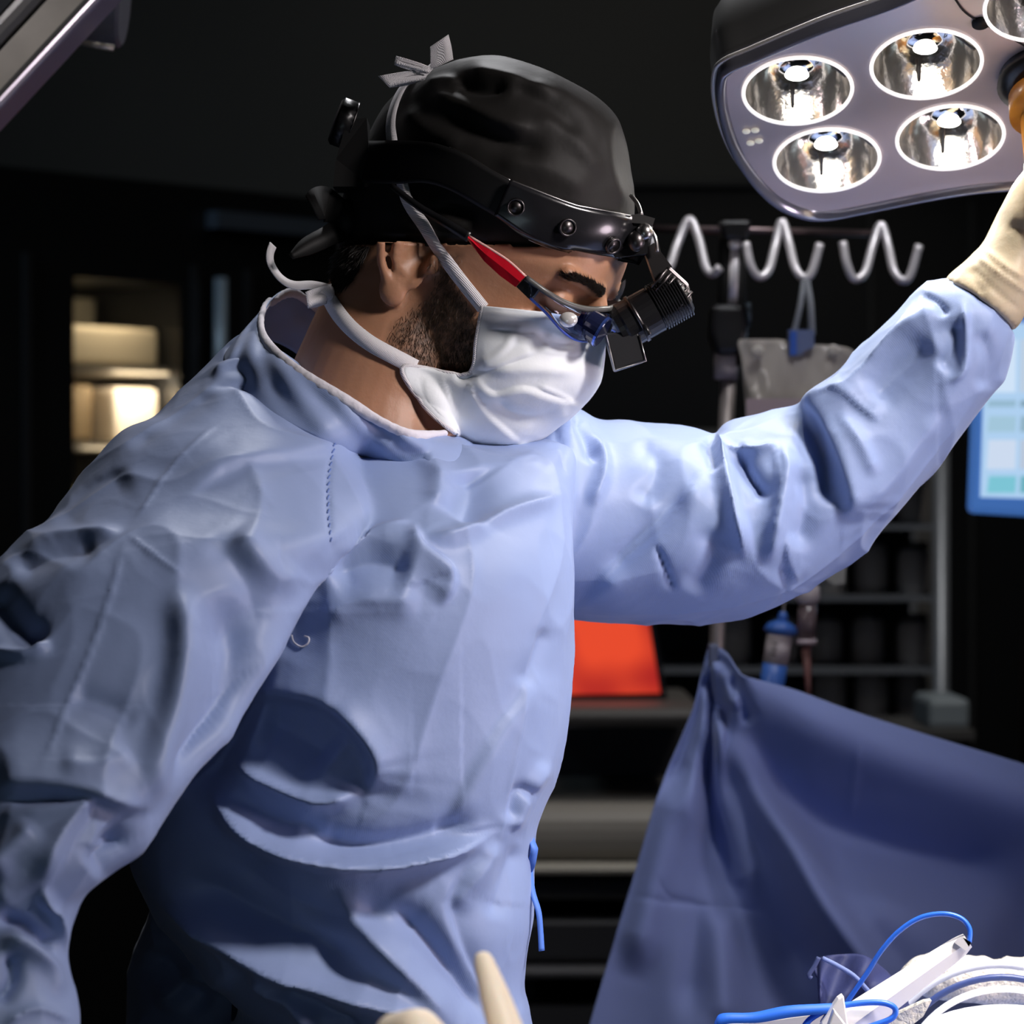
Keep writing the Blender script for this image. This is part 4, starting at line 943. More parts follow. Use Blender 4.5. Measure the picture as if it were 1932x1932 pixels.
# ------------------------------------------------------------ headlamp
lampg = empty('surgical_headlamp', 'black surgical headlamp on a band around the surgeon\'s cap, lamp hanging before the brow', 'headlamp')
up_px = [(668, 262), (700, 272), (760, 270), (820, 268), (870, 287), (920, 318), (970, 343), (1040, 372), (1110, 395), (1186, 412)]
lo_px = [(668, 352), (700, 348), (760, 350), (812, 347), (870, 367), (930, 404), (985, 435), (1050, 460), (1110, 477), (1160, 486)]
def near_band(up, lo, off, n, rows_=9):
    U = cr(up, n); L = cr(lo, n); G_ = []
    for i in range(n):
        r = []
        for j in range(rows_):
            t = j/(rows_-1); x, y = U[i]*(1-t)+L[i]*t; p, q = hug(BVH_cap, x, y, off)
            if p is None:
                ext = .0; p = HP(x, y, -.03 if x < 900 else -.02)
            r.append(p)
        G_.append(r)
    for _ in range(5):
        G_ = [G_[0]]+[[(G_[i-1][j]+G_[i][j]*2+G_[i+1][j])/4 for j in range(rows_)] for i in range(1, n-1)]+[G_[-1]]
    return G_
def grid_obj(name, G_, m, parent, thick=.0025, closed=False):
    n = len(G_); r = len(G_[0]); V = [p for row in G_ for p in row]; F = []
    for i in range(n if closed else n-1):
        for j in range(r-1): k = (i+1) % n; F.append((i*r+j, k*r+j, k*r+j+1, i*r+j+1))
    o = obj(name, (V, F), m, parent); s = o.modifiers.new('t', 'SOLIDIFY'); s.thickness = thick; s.offset = 0; return o
GB = near_band(up_px, lo_px, .0045, 60)
far_ = [[mirror(p) for p in row] for row in GB][::-1]
def bridge(a, b, push, k=6):
    out = []
    for i in range(1, k):
        t = i/k; out.append([p.lerp(q, t)+push*math.sin(PI*t)*.5 for p, q in zip(a, b)])
    return out
front = bridge(GB[-1], far_[0], HF*.025); rear = bridge(far_[-1], GB[0], -HF*.03)
grid_obj('head_band', GB+front+far_+rear, mat('band_black', (0.0075, 0.0075, 0.0078), 0.45, spec=.4), lampg, .0022, True)
pl = near_band([(965, 340), (1010, 360), (1060, 379), (1110, 395), (1180, 410)], [(936, 405), (985, 437), (1040, 458), (1090, 471), (1150, 482)], .0085, 40)
plate = grid_obj('front_plate', pl, M_leather, lampg, .003)
# light catching the plate and band edges, modelled as thin steel lines
obj('bright_edge', tube([r[0] for r in pl], .0010, 6), M_steel, plate); obj('bright_edge', tube([r[-1] for r in pl[12:]], .0008, 6), M_steel, plate)
obj('bright_edge', tube([r[0] for r in GB[24:40]], .0007, 6), M_steel, plate)
for x, y in ((975, 390), (1060, 425), (1137, 447)):
    p, q = hug(BVH_cap, x, y, .0115)
    if p is None: p = HP(x, y, -.05); q = -HL
    t1 = q.cross(Vector((0, 0, 1))).normalized(); t2 = q.cross(t1)
    obj('rivet', tube([p-q*.003, p+q*.001], .0055, 18), M_darksteel, lampg)
    obj('rivet_ring', tube([p+q*.0012+(t1*math.cos(a)+t2*math.sin(a))*.0052 for a in [2*PI*k/20 for k in range(20)]], .0007, 6, closed=True), M_darksteel, lampg)
# rear dial
pd = P(664, 238, 1.985); ax = (Vector((-1, -.15, .35))).normalized()
g1 = ax.cross(Vector((0, 1, 0))).normalized(); g2 = ax.cross(g1)
rings = []
for k_, (rr, s_) in enumerate(((.013, 0), (.0165, .001), (.0165, .010), (.014, .012), (.004, .0125))):
    rings.append([pd+ax*s_+(g1*math.cos(a)+g2*math.sin(a))*rr*(1-.05*(i % 2)*(rr > .015)) for i, a in enumerate([2*PI*k/48 for k in range(48)])])
obj('dial', loft(rings), M_black, lampg)
obj('dial_rim', tube([pd+ax*.0005+(g1*math.cos(a)+g2*math.sin(a))*.016 for a in [2*PI*k/40 for k in range(40)]], .0006, 6, closed=True), M_darksteel, lampg)
obj('rear_mount', quad([P(655, 225, 1.97), P(692, 222, 1.97), P(700, 352, 1.965), P(628, 352, 1.965), P(634, 300, 1.97)], .04), M_blackm, lampg, False)
# front joint, arm, lamp
ym = HP(1215, 440, 0).y
def LP(x, y, dy=0): return P(x, y, ym+dy)
obj('front_bracket', Soup().add(quad([LP(1172, 405, -.012), LP(1225, 412, -.012), LP(1222, 478, -.012), LP(1160, 486, -.012)], .024)).vf(), M_black, lampg, False)
obj('hinge_plate', quad([LP(1180, 408, -.014), LP(1205, 403, -.014), LP(1236, 412, -.014), LP(1232, 424, -.014), LP(1190, 420, -.014)], .02), M_steel, lampg, False)
obj('ball_joint', ellipsoid(LP(1216, 438, -.014), (.0055, .0055, .006)), M_steel, lampg)
obj('ball_joint', ellipsoid(LP(1200, 455, -.014), (.006, .006, .007)), M_darksteel, lampg)
obj('wire_guard', tube([LP(1190, 368, -.005), LP(1203, 385, -.008), LP(1210, 405, -.012)], .0014, 8, 12), M_steel, lampg)
obj('wire_guard', tube([LP(1222, 425, -.012), LP(1236, 448, -.014), LP(1240, 475, -.014)], .0012, 8, 12), M_steel, lampg)
obj('lamp_arm', Soup().add(quad([LP(1215, 470, -.009), LP(1234, 458, -.009), LP(1268, 503, -.009), LP(1238, 535, -.009)], .016)).vf(), M_darksteel, lampg, False)
# lamp housing, ribbed
def axis_cyl(p0, p1, prof, seg=32, squash=1):
    a = (p1-p0).normalized(); u = a.cross(Vector((0, 1, 0))).normalized(); v = a.cross(u); L_ = (p1-p0).length
    return loft([[p0+a*L_*t+(u*math.cos(x)+v*math.sin(x)*squash)*r for x in [2*PI*k/seg for k in range(seg)]] for t, r in prof])
p0 = LP(1294, 550); p1 = LP(1166, 622)
prof = [(0, .006), (.01, .0125), (.05, .0150)]; t = .05
for k in range(11):
    prof += [(t, .0165), (t+.018, .0165), (t+.018, .0148), (t+.036, .0148)]; t += .036
prof += [(t+.01, .0158), (.9, .0158), (.93, .0150), (1, .0146), (1, .004)]
obj('lamp_housing', axis_cyl(p0, p1, prof), M_black, lampg, False)
o = obj('heat_sink', quad([LP(1235, 530, -.011), LP(1262, 500, -.011), LP(1300, 535, -.011), LP(1308, 572, -.011), LP(1280, 560, -.011)], .022), M_darksteel, lampg, False); bevel(o, .002)
for k in range(7):
    a = LP(1258+k*8, 508+k*7, -.0125); b = a+Vector((-.010, 0, -.012)); obj('cooling_fin', tube([a, b], .0011, 6), M_darksteel, lampg)
o = obj('mirror_box', quad([LP(1141, 628, -.013), LP(1205, 625, -.013), LP(1220, 680, -.013), LP(1160, 700, -.013)], .026), mat('dark_box', (.025, .025, .027), .35), lampg, False); bevel(o, .0015)
obj('bright_edge', tube([LP(1144, 632, -.0135), LP(1160, 699, -.0135), LP(1219, 681, -.0135), LP(1206, 632, -.0135)], .0006, 6), M_steel, lampg)
obj('lamp_ring', axis_cyl(LP(1205, 600), LP(1199, 603.5), [(0, .0168), (1, .0168)]), M_darksteel, lampg)
obj('focus_lever', tube([LP(1213, 612, -.014), LP(1226, 632, -.016)], .0018, 8), M_black, lampg)

# ------------------------------------------------------------ glasses
gl = empty('protective_glasses', 'wraparound protective glasses with red and black temples worn under the headlamp', 'glasses')
def temple(mir):
    T = []
    BB = MB_(BVH_cap, BVH_body)
    A = cr([(738, 350), (790, 390), (840, 420), (885, 448)], 22); pts = []
    def pt(x, y, off):
        p, q = hug(BB, x, y, off)
        if p is None: p = HP(x, y, -.078)
        q2 = hl(p); p = H(q2[0], min(q2[1], -.078), q2[2]) if x < 950 else p
        # keep on the pixel
        return HP(x, y, hl(p)[1])
    f = (lambda p: mirror(p)) if mir else (lambda p: p)
    n1 = -HL if not mir else HL
    pts = [f(pt(x, y, .004)) for x, y in A]
    pts = [pts[0]]+[(pts[i-1]+pts[i]*2+pts[i+1])/4 for i in range(1, 21)]+[pts[-1]]
    obj('temple_tip', ribbon(pts, [.0035+.003*(i/21) for i in range(22)], [n1]*22, .0012), M_black, gl)
    B = [HP(x, y, l) for x, y, l in ((885, 446, -.0815), (925, 470, -.0815), (960, 493, -.080), (992, 522, -.0785))]
    L_ = [HP(x, y, l) for x, y, l in ((885, 452, -.0815), (915, 492, -.0815), (945, 520, -.080), (974, 541, -.0785))]
    B = [f(p) for p in B]; L_ = [f(p) for p in L_]; G_ = []
    for a, b in zip(B, L_): G_.append([a, a.lerp(b, .5)+n1*.001, b])
    rt = grid_obj('red_temple', G_, M_red, gl, .0026); rt.data.shade_flat()
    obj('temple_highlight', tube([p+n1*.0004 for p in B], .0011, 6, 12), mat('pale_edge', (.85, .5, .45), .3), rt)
    Hn = [f(HP(x, y, l)) for x, y, l in ((992, 522, -.079), (1018, 543, -.0765), (1000, 566, -.0765), (974, 541, -.079))]
    obj('hinge', quad(Hn, .004, -n1), M_black, gl, False)
temple(False); temple(True)
brow = [(992, 524, -.079), (1030, 551, -.072), (1065, 571, -.058), (1105, 583, -.040), (1145, 583, -.018), (1162, 578, 0)]
def wrap(pts3, n=30):
    nearp = [Vector(a) for a in cr([tuple(HP(*p)) for p in pts3], n)]; return nearp+[mirror(p) for p in nearp[:-1]][::-1]
bp = wrap(brow); obj('brow_bar', tube(bp, .0021, 10), mat('brow_grey', (.09, .09, .085), .35), gl)
low = [(1000, 562, -.078), (1030, 590, -.070), (1062, 625, -.056), (1090, 642, -.042), (1120, 640, -.024), (1138, 615, -.010)]
lp_ = wrap(low)
G_ = [[a.lerp(b, t)+HF*.002*math.sin(PI*t) for t in (0, .2, .4, .6, .8, 1)] for a, b in zip(bp, lp_)]
grid_obj('lens', G_, M_lens, gl, .0018)
obj('lens_rim', tube(lp_, .0010, 8), mat('blue_rim', (.05, .10, .45), .2, .4), gl)
for sg in (-1, 1):
    obj('nose_pad', capsule(H(.106, sg*.010, .006), H(.103, sg*.011, -.006), .0028, .0028), M_blackm, gl)
obj('lens_flare', ellipsoid(HP(1072, 603, -.060), (.0062, .0045, .0050)), mat('flare_white', (.9, .88, .85), .18, .4, coat=1.0), gl)  # pale ellipsoid added in place of the light flare on the lens
# small magnifying barrels mounted low in the lens
for sg in (-1, 1):
    a0_ = HP(1095, 602, -.034); a1_ = HP(1138, 628, -.032)
    if sg > 0: a0_, a1_ = mirror(a0_), mirror(a1_)
    br = obj('magnifier', axis_cyl(a0_, a1_, [(0, .004), (0, .0085), (.3, .009), (.34, .010), (.9, .0105), (1, .0098), (1, .002)], 24), mat('navy_barrel', (.015, .02, .06), .15, .3, coat=.6), gl, False)
    obj('magnifier_ring', axis_cyl(a0_.lerp(a1_, .88), a0_.lerp(a1_, .97), [(0, .0108), (1, .0108)], 24), mat('blue_ring', (.12, .22, .75), .15, .8), gl, False)

# ------------------------------------------------------------ raised gloved hand (latex) : right of the frame it grips the lamp handle
gs = Soup()
cuff = [(1783, 528, 1912, 622, 2.04, .031), (1800, 510, 1926, 604, 2.04, .0315), (1838, 478, 1952, 555, 2.04, .0305), (1852, 462, 1962, 535, 2.04, .0285), (1872, 428, 1972, 500, 2.04, .0265), (1888, 395, 1996, 455, 2.035, .024), (1912, 350, 2040, 408, 2.03, .022), (1935, 318, 2070, 362, 2.025, .019), (1950, 290, 2078, 318, 2.02, .015)]
gs.add(rail_loft(cuff, 50, 40))
def finger(pts, r):
    pts = [P(*p) for p in pts]
    for i in range(len(pts)-1): gs.add(capsule(pts[i], pts[i+1], r*(1-.1*i), r*(1-.1*(i+1)), 14))
finger([(1965, 300, 2.025), (1935, 262, 1.99), (1925, 225, 2.0)], .0088) if False else None
finger([(2068, 320, 2.02), (2092, 262, 2.0), (2078, 215, 1.965), (2035, 195, 1.955)], .0092)
finger([(2072, 335, 2.02), (2102, 285, 1.985), (2085, 245, 1.955), (2040, 228, 1.95)], .0092)
finger([(2060, 345, 2.01), (2088, 310, 1.975), (2068, 280, 1.95), (2028, 262, 1.95)], .0088)
finger([(2045, 350, 2.005), (2068, 330, 1.97), (2050, 308, 1.95), (2018, 296, 1.955)], .0080)
finger([(1985, 360, 2.02), (1955, 318, 2.045), (1968, 262, 2.06), (1990, 225, 2.06)], .0098)
gco, gfs = remesh(gs.vf(), .0019, 4)
gx, gy = to_px(gco); gn = normals(gco, gfs)
gd = stroke_disp(gx, gy, [('r', [(1786, 528), (1850, 580), (1912, 622)], 7, 3), ('c', [(1836, 478), (1890, 520), (1950, 560)], 5, 2.2), ('c', [(1850, 465), (1900, 505), (1960, 540)], 5, 2.0), ('c', [(1830, 500), (1880, 550), (1930, 590)], 6, -1.5), ('r', [(1860, 560), (1840, 530), (1830, 500)], 12, -2), ('r', [(1900, 420), (1930, 440), (1960, 460)], 14, -2)])
gco = gco+gn*(gd+fbm_cloth(gco, 40, 2)*.0008)[:, None]
np_obj('glove', gco, gfs, M_glove, person)
# lower hand of the near arm, below the frame
gs = Soup(); c0 = P(5, 2330, 1.56)
gs.add(tube([c0+Vector((0, 0, .03)), c0+Vector((.0, -.01, -.03)), c0+Vector((.02, -.02, -.09))], [.036, .03, .03], 20, 12, flat=.8))
for k in range(4):
    b0 = c0+Vector((.0+.016*k, -.02, -.09)); l = (.9, 1.05, 1.0, .8)[k]
    gs.add(capsule(b0, b0+Vector((.006, -.02, -.035*l)), .0095, .009)); gs.add(capsule(b0+Vector((.006, -.02, -.035*l)), b0+Vector((.004, -.05, -.05*l)), .009, .008)); gs.add(capsule(b0+Vector((.004, -.05, -.05*l)), b0+Vector((0, -.068, -.045*l)), .008, .0072))
gs.add(capsule(c0+Vector((.02, -.02, -.04)), c0+Vector((.055, -.045, -.07)), .012, .010)); gs.add(capsule(c0+Vector((.055, -.045, -.07)), c0+Vector((.055, -.07, -.095)), .010, .0085))
gco, gfs = remesh(gs.vf(), .0025, 4); np_obj('glove', gco, gfs, M_glove, person)

# assistant's gloved hand in the foreground
ap = empty('person', 'assistant seen only as a cream gloved hand at the bottom edge, one finger pointing up', 'person')
YF = 1.40
gs = Soup()
def fg(pts, r):
    pts = [P(*p) for p in pts]
    for i in range(len(pts)-1): gs.add(capsule(pts[i], pts[i+1], r[i], r[i+1], 14))
fg([(912, 1812, 1.43), (934, 1880, 1.42), (962, 1965, 1.41), (985, 2060, 1.39)], [.0052, .0075, .0092, .0105])
fg([(735, 2010, 1.41), (745, 1950, 1.40), (790, 1945, 1.385), (850, 2020, 1.38)], [.0085, .010, .011, .012])
fg([(800, 2010, 1.42), (820, 1975, 1.42), (870, 1990, 1.41), (910, 2060, 1.39)], [.008, .009, .010, .0115])
fg([(700, 2080, 1.40), (705, 2010, 1.39), (750, 1995, 1.37), (800, 2080, 1.37)], [.008, .009, .0095, .011])
fg([(880, 2240, 1.36), (800, 2180, 1.33), (790, 2110, 1.33)], [.014, .012, .010])
gs.add(tube([P(900, 2060, 1.385), P(905, 2180, 1.37), P(900, 2330, 1.33), P(895, 2500, 1.27)], [.036, .038, .030, .032], 24, 20, flat=.55))
gco, gfs = remesh(gs.vf(), .0022, 4); np_obj('glove', gco, gfs, mat('cream_glove', (.86, .74, .60), .5, sss=.1), ap)
ac, af = remesh(Soup().add(tube([P(897, 2440, 1.30), P(890, 2700, 1.20), P(880, 3300, .95), P(860, 4100, .62)], [.036, .045, .058, .07], 30, 40)).vf(), .005, 4)
an = normals(ac, af); ac = ac+an*(fbm_cloth(ac, 14, 6)*.004)[:, None]
np_obj('gown_sleeve', ac, af, M_gown, ap)
# ------------------------------------------------------------ surgical light (upper right)
sl = empty('surgical_light', 'large surgical light head with round silver reflectors, held by the surgeon\'s raised hand', 'surgical light')
N_ = Vector((0, -.487, -.8734)); LB = Vector((0, -.8734, .487)); LA = Vector((1, 0, 0))
LC_ = P(1700, 230, 2.1)
M_ls = mat('lamp_shell', (0.12, 0.12, 0.115), 0.45, 0.3, coat=.3); M_lp = mat('lamp_panel', (0.62, 0.53, 0.54), 0.3, 0.15, coat=.5)
def onp(px, py, off=0):
    d_ = P(px, py, 1.0)-CAMV; t = ((LC_-N_*off-CAMV).dot(N_))/d_.dot(N_); return CAMV+d_*t
outl = [(1350, 150), (1352, 205), (1372, 272), (1405, 328), (1450, 375), (1500, 400), (1550, 406), (1620, 394), (1750, 368), (1860, 352), (1990, 346), (2110, 356), (2230, 376), (2360, 400), (2470, 402), (2550, 365), (2600, 290), (2630, 200), (2628, 140), (2570, 100), (2450, 50), (2300, -5), (2150, -60), (1990, -85), (1850, -68), (1760, -35), (1680, 0), (1570, 38), (1500, 66), (1420, 100), (1366, 124)]
ow = loopcr([tuple(onp(*p)) for p in outl], 6); ow = [Vector(a) for a in ow]; cen_ = onp(1990, 160)
def shrink(pts, k, off): return [cen_+(p-cen_)*k-N_*off for p in pts]
bowls = [(1505, 170), (1748, 120), (1560, 301), (1793, 258), (1965, 8), (2185, 120), (2130, 258), (2420, 180), (2370, 300)]
RB = .0378
def circ(c, r, off, n=40): return [c+(LA*math.cos(a)+LB*math.sin(a))*r-N_*off for a in [2*PI*k/n for k in range(n)]]
# front panel with holes
bm = bmesh.new(); ed = []
def addloop(pts):
    v = [bm.verts.new(p) for p in pts]; 
    for i in range(len(v)): ed.append(bm.edges.new((v[i-1], v[i])))
inner_o = shrink(ow, .965, 0); addloop(inner_o)
bc_ = [onp(*b) for b in bowls]
for c in bc_: addloop(circ(c, RB, 0))
hc = onp(1978, 140); addloop(circ(hc, .034, 0))
bmesh.ops.triangle_fill(bm, edges=ed, use_beauty=True)
bm.verts.index_update(); V = [v.co.copy() for v in bm.verts]; F = [tuple(v.index for v in f.verts) for f in bm.faces]; bm.free()
V2 = V+[v-N_*.002 for v in V]
obj('front_panel', (V, F), M_lp, sl, False)
# rim and shell
rim = [shrink(ow, .965, 0), shrink(ow, .975, -.006), shrink(ow, .99, -.007), shrink(ow, 1.0, -.002), shrink(ow, 1.002, .008)]
obj('bezel', loft([r for r in rim], False), mat('lamp_bezel', (0.30, 0.30, 0.36), 0.2, 0.6, coat=.5), sl)
she = [shrink(ow, 1.002, .008), shrink(ow, 1.0, .012), shrink(ow, 1.01, .03), shrink(ow, 1.0, .055), shrink(ow, .93, .085), shrink(ow, .75, .105), shrink(ow, .4, .118), shrink(ow, .1, .12)]
sh = obj('housing', loft(she, False), M_ls, sl); 
obj('accent_line', tube(shrink(ow, 1.004, .004), .0018, 8, closed=True), mat('polished_line', (.85, .80, .76), .35, .4), sl)
M_mir = mat('reflector_silver', (0.88, 0.85, 0.81), 0.13, 0.9, bumps=[('noise', 30, .35, .004)])
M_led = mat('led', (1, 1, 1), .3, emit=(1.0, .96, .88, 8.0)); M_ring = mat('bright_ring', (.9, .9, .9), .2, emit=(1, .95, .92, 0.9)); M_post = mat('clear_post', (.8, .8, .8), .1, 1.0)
for bi, c in enumerate(bc_):
    prof_ = [(1, 0), (.98, .004), (.93, .012), (.84, .021), (.7, .029), (.5, .035), (.25, .038), (.02, .038)]
    rf = obj('reflector', loft([circ(c, RB*r, o_, 40) for r, o_ in prof_], False), M_mir, sl)
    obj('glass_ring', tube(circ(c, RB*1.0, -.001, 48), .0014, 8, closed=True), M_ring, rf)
    obj('led_holder', loft([circ(c, .016, .037, 24), circ(c, .016, .020, 24), circ(c, .013, .015, 24), circ(c, .001, .014, 24)], False), M_post, rf)
    obj('led_chip', ellipsoid(c-N_*.013, (.0085, .0085, .004)), M_led, rf)
    obj('reflector_rib', Soup().add(tube([c+LA*RB*.9-N_*.012, c+LA*RB*.35-N_*.034], .0011, 6)).add(tube([c-LA*RB*.9-N_*.012, c-LA*RB*.35-N_*.034], .0011, 6)).add(tube([c-LB*RB*.9-N_*.012, c-LB*RB*.35-N_*.034], .0011, 6)).vf(), M_darksteel, rf)
    d_ = bpy.data.lights.new('lamp_beam', 'SPOT'); d_.energy = 1.0; d_.spot_size = math.radians(125); d_.spot_blend = .6; d_.color = (1, .96, .9); d_.shadow_soft_size = .006
    lo = bpy.data.objects.new('lamp_beam', d_); COL.objects.link(lo); lo.location = c-N_*.006; lo.rotation_euler = N_.to_track_quat('-Z', 'Y').to_euler()
obj('panel_seam', tube([onp(*p, -.0006) for p in [(1800, -5), (1820, 22), (1850, 42), (1890, 62), (1940, 90)]], .0008, 6, 20), M_blackm, sl)
obj('catch_button', loft([circ(onp(1850, 42), .006, -.002, 24), circ(onp(1850, 42), .006, .002, 24)]), M_blackm, sl)
for x, y in ((1408, 248), (1425, 246), (1416, 270), (1432, 266)): obj('indicator', ellipsoid(onp(x, y, -.001), (.003, .003, .002)), mat('indicator_pale', (.7, .68, .6), .3, emit=(1, .95, .85, .3)), sl)
obj('handle_collar', loft([circ(hc, .034, 0, 36), circ(hc, .036, -.008, 36), circ(hc, .028, -.012, 36), circ(hc, .02, -.014, 36)], True), M_black, sl)
hp = [(0.020, -.012), (.029, -.018), (.0295, -.034), (.0225, -.036), (.0225, -.09), (.0235, -.105), (.018, -.115), (.004, -.118)]
obj('handle', loft([circ(hc, r, o_, 36) for r, o_ in hp], True), mat('amber_handle', (0.62, 0.24, 0.035), 0.3, coat=.4, sss=.1), sl)
obj('suspension_yoke', tube([cen_-N_*.115, cen_-N_*.2, cen_+Vector((.05, .15, .45)), cen_+Vector((.05, .2, 1.05))], .03, 20, 30), M_ls, sl)
obj('ceiling_mount', tube([cen_+Vector((.05, .2, 1.0)), Vector((cen_.x+.05, cen_.y+.2, 3.0))], .045, 24), M_ls, sl)

# second light arm (upper left)
sa = empty('overhead_lamp_beam', 'silver edged beam of a second surgical light in the upper left corner', 'lamp beam')
YA = 2.3
def strip(name, o0, o1, m, Y0=YA, th=.06):
    # band parallel to the visible edge line (0,205)-(190,0), offsets in px along the normal
    ux, uy = 190/279.5, -205/279.5; nx, ny = -205/279.5, -190/279.5
    def q(s_, o_): return P(0+ux*s_+nx*o_, 205+uy*s_+ny*o_, Y0)
    return obj(name, quad([q(-200, o0), q(700, o0), q(700, o1), q(-200, o1)], th), m, sa, False)
bevel(strip('lower_rim', 0, 17, mat('lilac_rim', (.66, .58, .70), .3, .4)), .004)
strip('inner_line', 17, 24, mat('dark_line', (.05, .05, .05), .4), YA+.004)
strip('glass_panel', 24, 74, mat('grey_glass', (.42, .39, .36), .3, .3, vary=(14, .5)), YA+.006)
strip('groove', 74, 80, M_black, YA+.008)
bevel(strip('upper_housing', 80, 122, mat('grey_housing', (.16, .155, .16), .3, .3), YA+.004), .006)
strip('top_cover', 122, 230, mat('dark_cover', (.022, .024, .03), .3), YA+.012)
p_c = P(60, 22, YA+.10); cyl = axis_cyl(P(40, -12, YA+.12), P(236, 8, YA+.12), [(0, .03), (.1, .036), (.97, .036), (1, .033), (1, .01)], 40)
obj('joint_cylinder', cyl, mat('joint_grey', (.22, .22, .25), .35, .4), sa, False)
obj('cylinder_base_ring', tube([P(130, 76, YA+.09), P(215, 91, YA+.09)], .0028, 10), mat('pale_ring', (.5, .46, .38), .3, .5), sa)
obj('ceiling_column', tube([P(60, -60, YA+.12), P(60, -400, YA+.12), Vector((P(60, -400, YA).x, YA+.12, 3.0))], .04, 20), M_ls, sa)

# ------------------------------------------------------------ infusion stand
iv = empty('infusion_stand', 'steel infusion stand with zigzag hooks behind the raised sleeve', 'infusion stand')
YI = 2.82
hm = mat('hook_steel', (0.80, 0.77, 0.78), 0.38, 0.45)
def hk(pts, r=.0042): return obj('hook', tube([P(x, y, YI+dy) for x, y, dy in pts], r, 12, 60), hm, iv)
obj('crossbar', tube([P(1225, 431, YI), P(1380, 434, YI), P(1655, 441, YI)], .0036, 12), mat('bar_dark', (.16, .12, .12), .35, .9), iv)
hk([(1228, 450, -.03), (1242, 500, -.035), (1262, 505, -.03), (1278, 460, -.01), (1300, 414, 0), (1318, 450, -.01), (1332, 505, -.03), (1345, 516, -.035), (1358, 505, -.04)])
hk([(1407, 458, -.03), (1416, 500, -.035), (1432, 522, -.035), (1450, 510, -.03), (1462, 465, -.01), (1475, 418, 0), (1489, 460, -.01), (1500, 505, -.03), (1516, 524, -.035), (1532, 512, -.035), (1547, 460, -.03)])
hk([(1590, 457, -.03), (1598, 500, -.035), (1612, 526, -.035), (1632, 514, -.03), (1646, 465, -.01), (1662, 424, 0), (1676, 465, -.01), (1686, 510, -.03), (1702, 529, -.035), (1718, 518, -.035), (1734, 463, -.03)])
o = obj('top_hub', quad([P(1356, 414, YI-.02), P(1420, 414, YI-.02), P(1410, 452, YI-.02), P(1366, 452, YI-.02)], .04), M_black, iv, False); bevel(o, .004)
obj('upper_pole', tube([P(1386, 455, YI), P(1380, 600, YI)], .0085, 16), hm, iv)
obj('pole_sleeve', tube([P(1384, 455, YI+.006), P(1378, 690, YI+.006)], .014, 16), M_blackm, iv)
obj('set_screw', ellipsoid(P(1386, 461, YI-.012), (.006, .004, .006)), hm, iv)
o = obj('clamp', quad([P(1342, 572, YI-.02), P(1412, 572, YI-.02), P(1412, 630, YI-.02), P(1398, 668, YI-.02), P(1350, 668, YI-.02), P(1338, 630, YI-.02)], .04), M_black, iv, False); bevel(o, .006)
obj('clamp_knob', tube([P(1408, 595, YI-.01), P(1416, 595, YI-.01)], .012, 16), mat('knob_blue', (.05, .07, .09), .4), iv)
obj('collar', tube([P(1370, 668, YI), P(1369, 716, YI)], .0115, 20), mat('pale_collar', (.58, .52, .54), .5), iv)
M_pole = mat('pale_pole', (.42, .37, .35), .4, .6)
obj('lower_pole', tube([P(1374, 716, YI), P(1352, 1232, YI), Vector((P(1352, 1232, YI).x, YI, .12))], .0075, 16), M_pole, iv)
for k in range(5):
    a = 2*PI*k/5; b = Vector((P(1352, 0, YI).x, YI, .12)); e = b+Vector((math.cos(a)*.16, math.sin(a)*.16, -.05)); obj('base_leg', tube([b, e], [.014, .010], 10), M_pole, iv); obj('caster', ellipsoid(e-Vector((0, 0, .035)), (.03, .03, .035)), M_black, iv)
# infusion bag
bag = empty('infusion_bag', 'clear infusion bag with a blue clip hanging from the middle hook', 'infusion bag')
YG = YI-.03
rows_b = [(640, 1395, 1470), (650, 1392, 1600), (680, 1398, 1608), (720, 1402, 1596), (770, 1406, 1580), (850, 1410, 1575), (930, 1415, 1570), (1000, 1430, 1575), (1040, 1520, 1590)]
Ab = cr([(y, a, b, dp) for (y, a, b), dp in zip(rows_b, (.002, .006, .010, .015, .02, .024, .02, .012, .003))], 50); rings = []
for y, a, b, dp in Ab:
    r = []
    for k in range(40):
        t = 2*PI*k/40; x = (a+b)/2+(b-a)/2*math.cos(t); wr = .002*math.sin(x*.07+y*.03)+.0015*math.sin(x*.15-y*.06)
        r.append(P(x, y+(6 if x > 1480 else 0), YG-dp*math.sin(t)+wr))
    rings.append(r)
M_bag = mat('bag_plastic', (0.75, 0.69, 0.62), 0.18, alpha=0.45, coat=.4)
obj('bag_body', loft(rings), M_bag, bag)
obj('label', quad([P(1408, 752, YG-.028), P(1560, 752, YG-.028), P(1556, 900, YG-.028), P(1412, 900, YG-.028)], .0008), mat('pink_label', (.42, .33, .35), .7), bag, False)
obj('hanging_strap', tube([P(1517, 524, YI-.036), P(1510, 575, YG-.01), P(1497, 632, YG-.005)], .0028, 8, 16), mat('strap_grey', (.30, .32, .34), .5), bag)
obj('hanging_strap', tube([P(1521, 524, YI-.036), P(1529, 575, YG-.01), P(1532, 632, YG-.005)], .0034, 8, 16), mat('strap_grey', (.30, .32, .34), .5), bag)
o = obj('clip', quad([P(1488, 622, YG-.012), P(1536, 622, YG-.012), P(1536, 655, YG-.012), P(1518, 662, YG-.012), P(1515, 668, YG-.012), P(1490, 672, YG-.012)], .014), mat('clip_grey_blue', (.14, .18, .32), .4), bag, False)
obj('clip_tab', quad([P(1491, 625, YG-.015), P(1503, 625, YG-.015), P(1503, 670, YG-.015), P(1490, 670, YG-.015)], .004), mat('clip_blue', (.04, .12, .50), .4), bag, False)
for x, y in ((1430, 664), (1572, 662)): obj('grommet', ellipsoid(P(x, y, YG-.012), (.006, .002, .006)), mat('gromm', (.5, .47, .42), .3), bag)
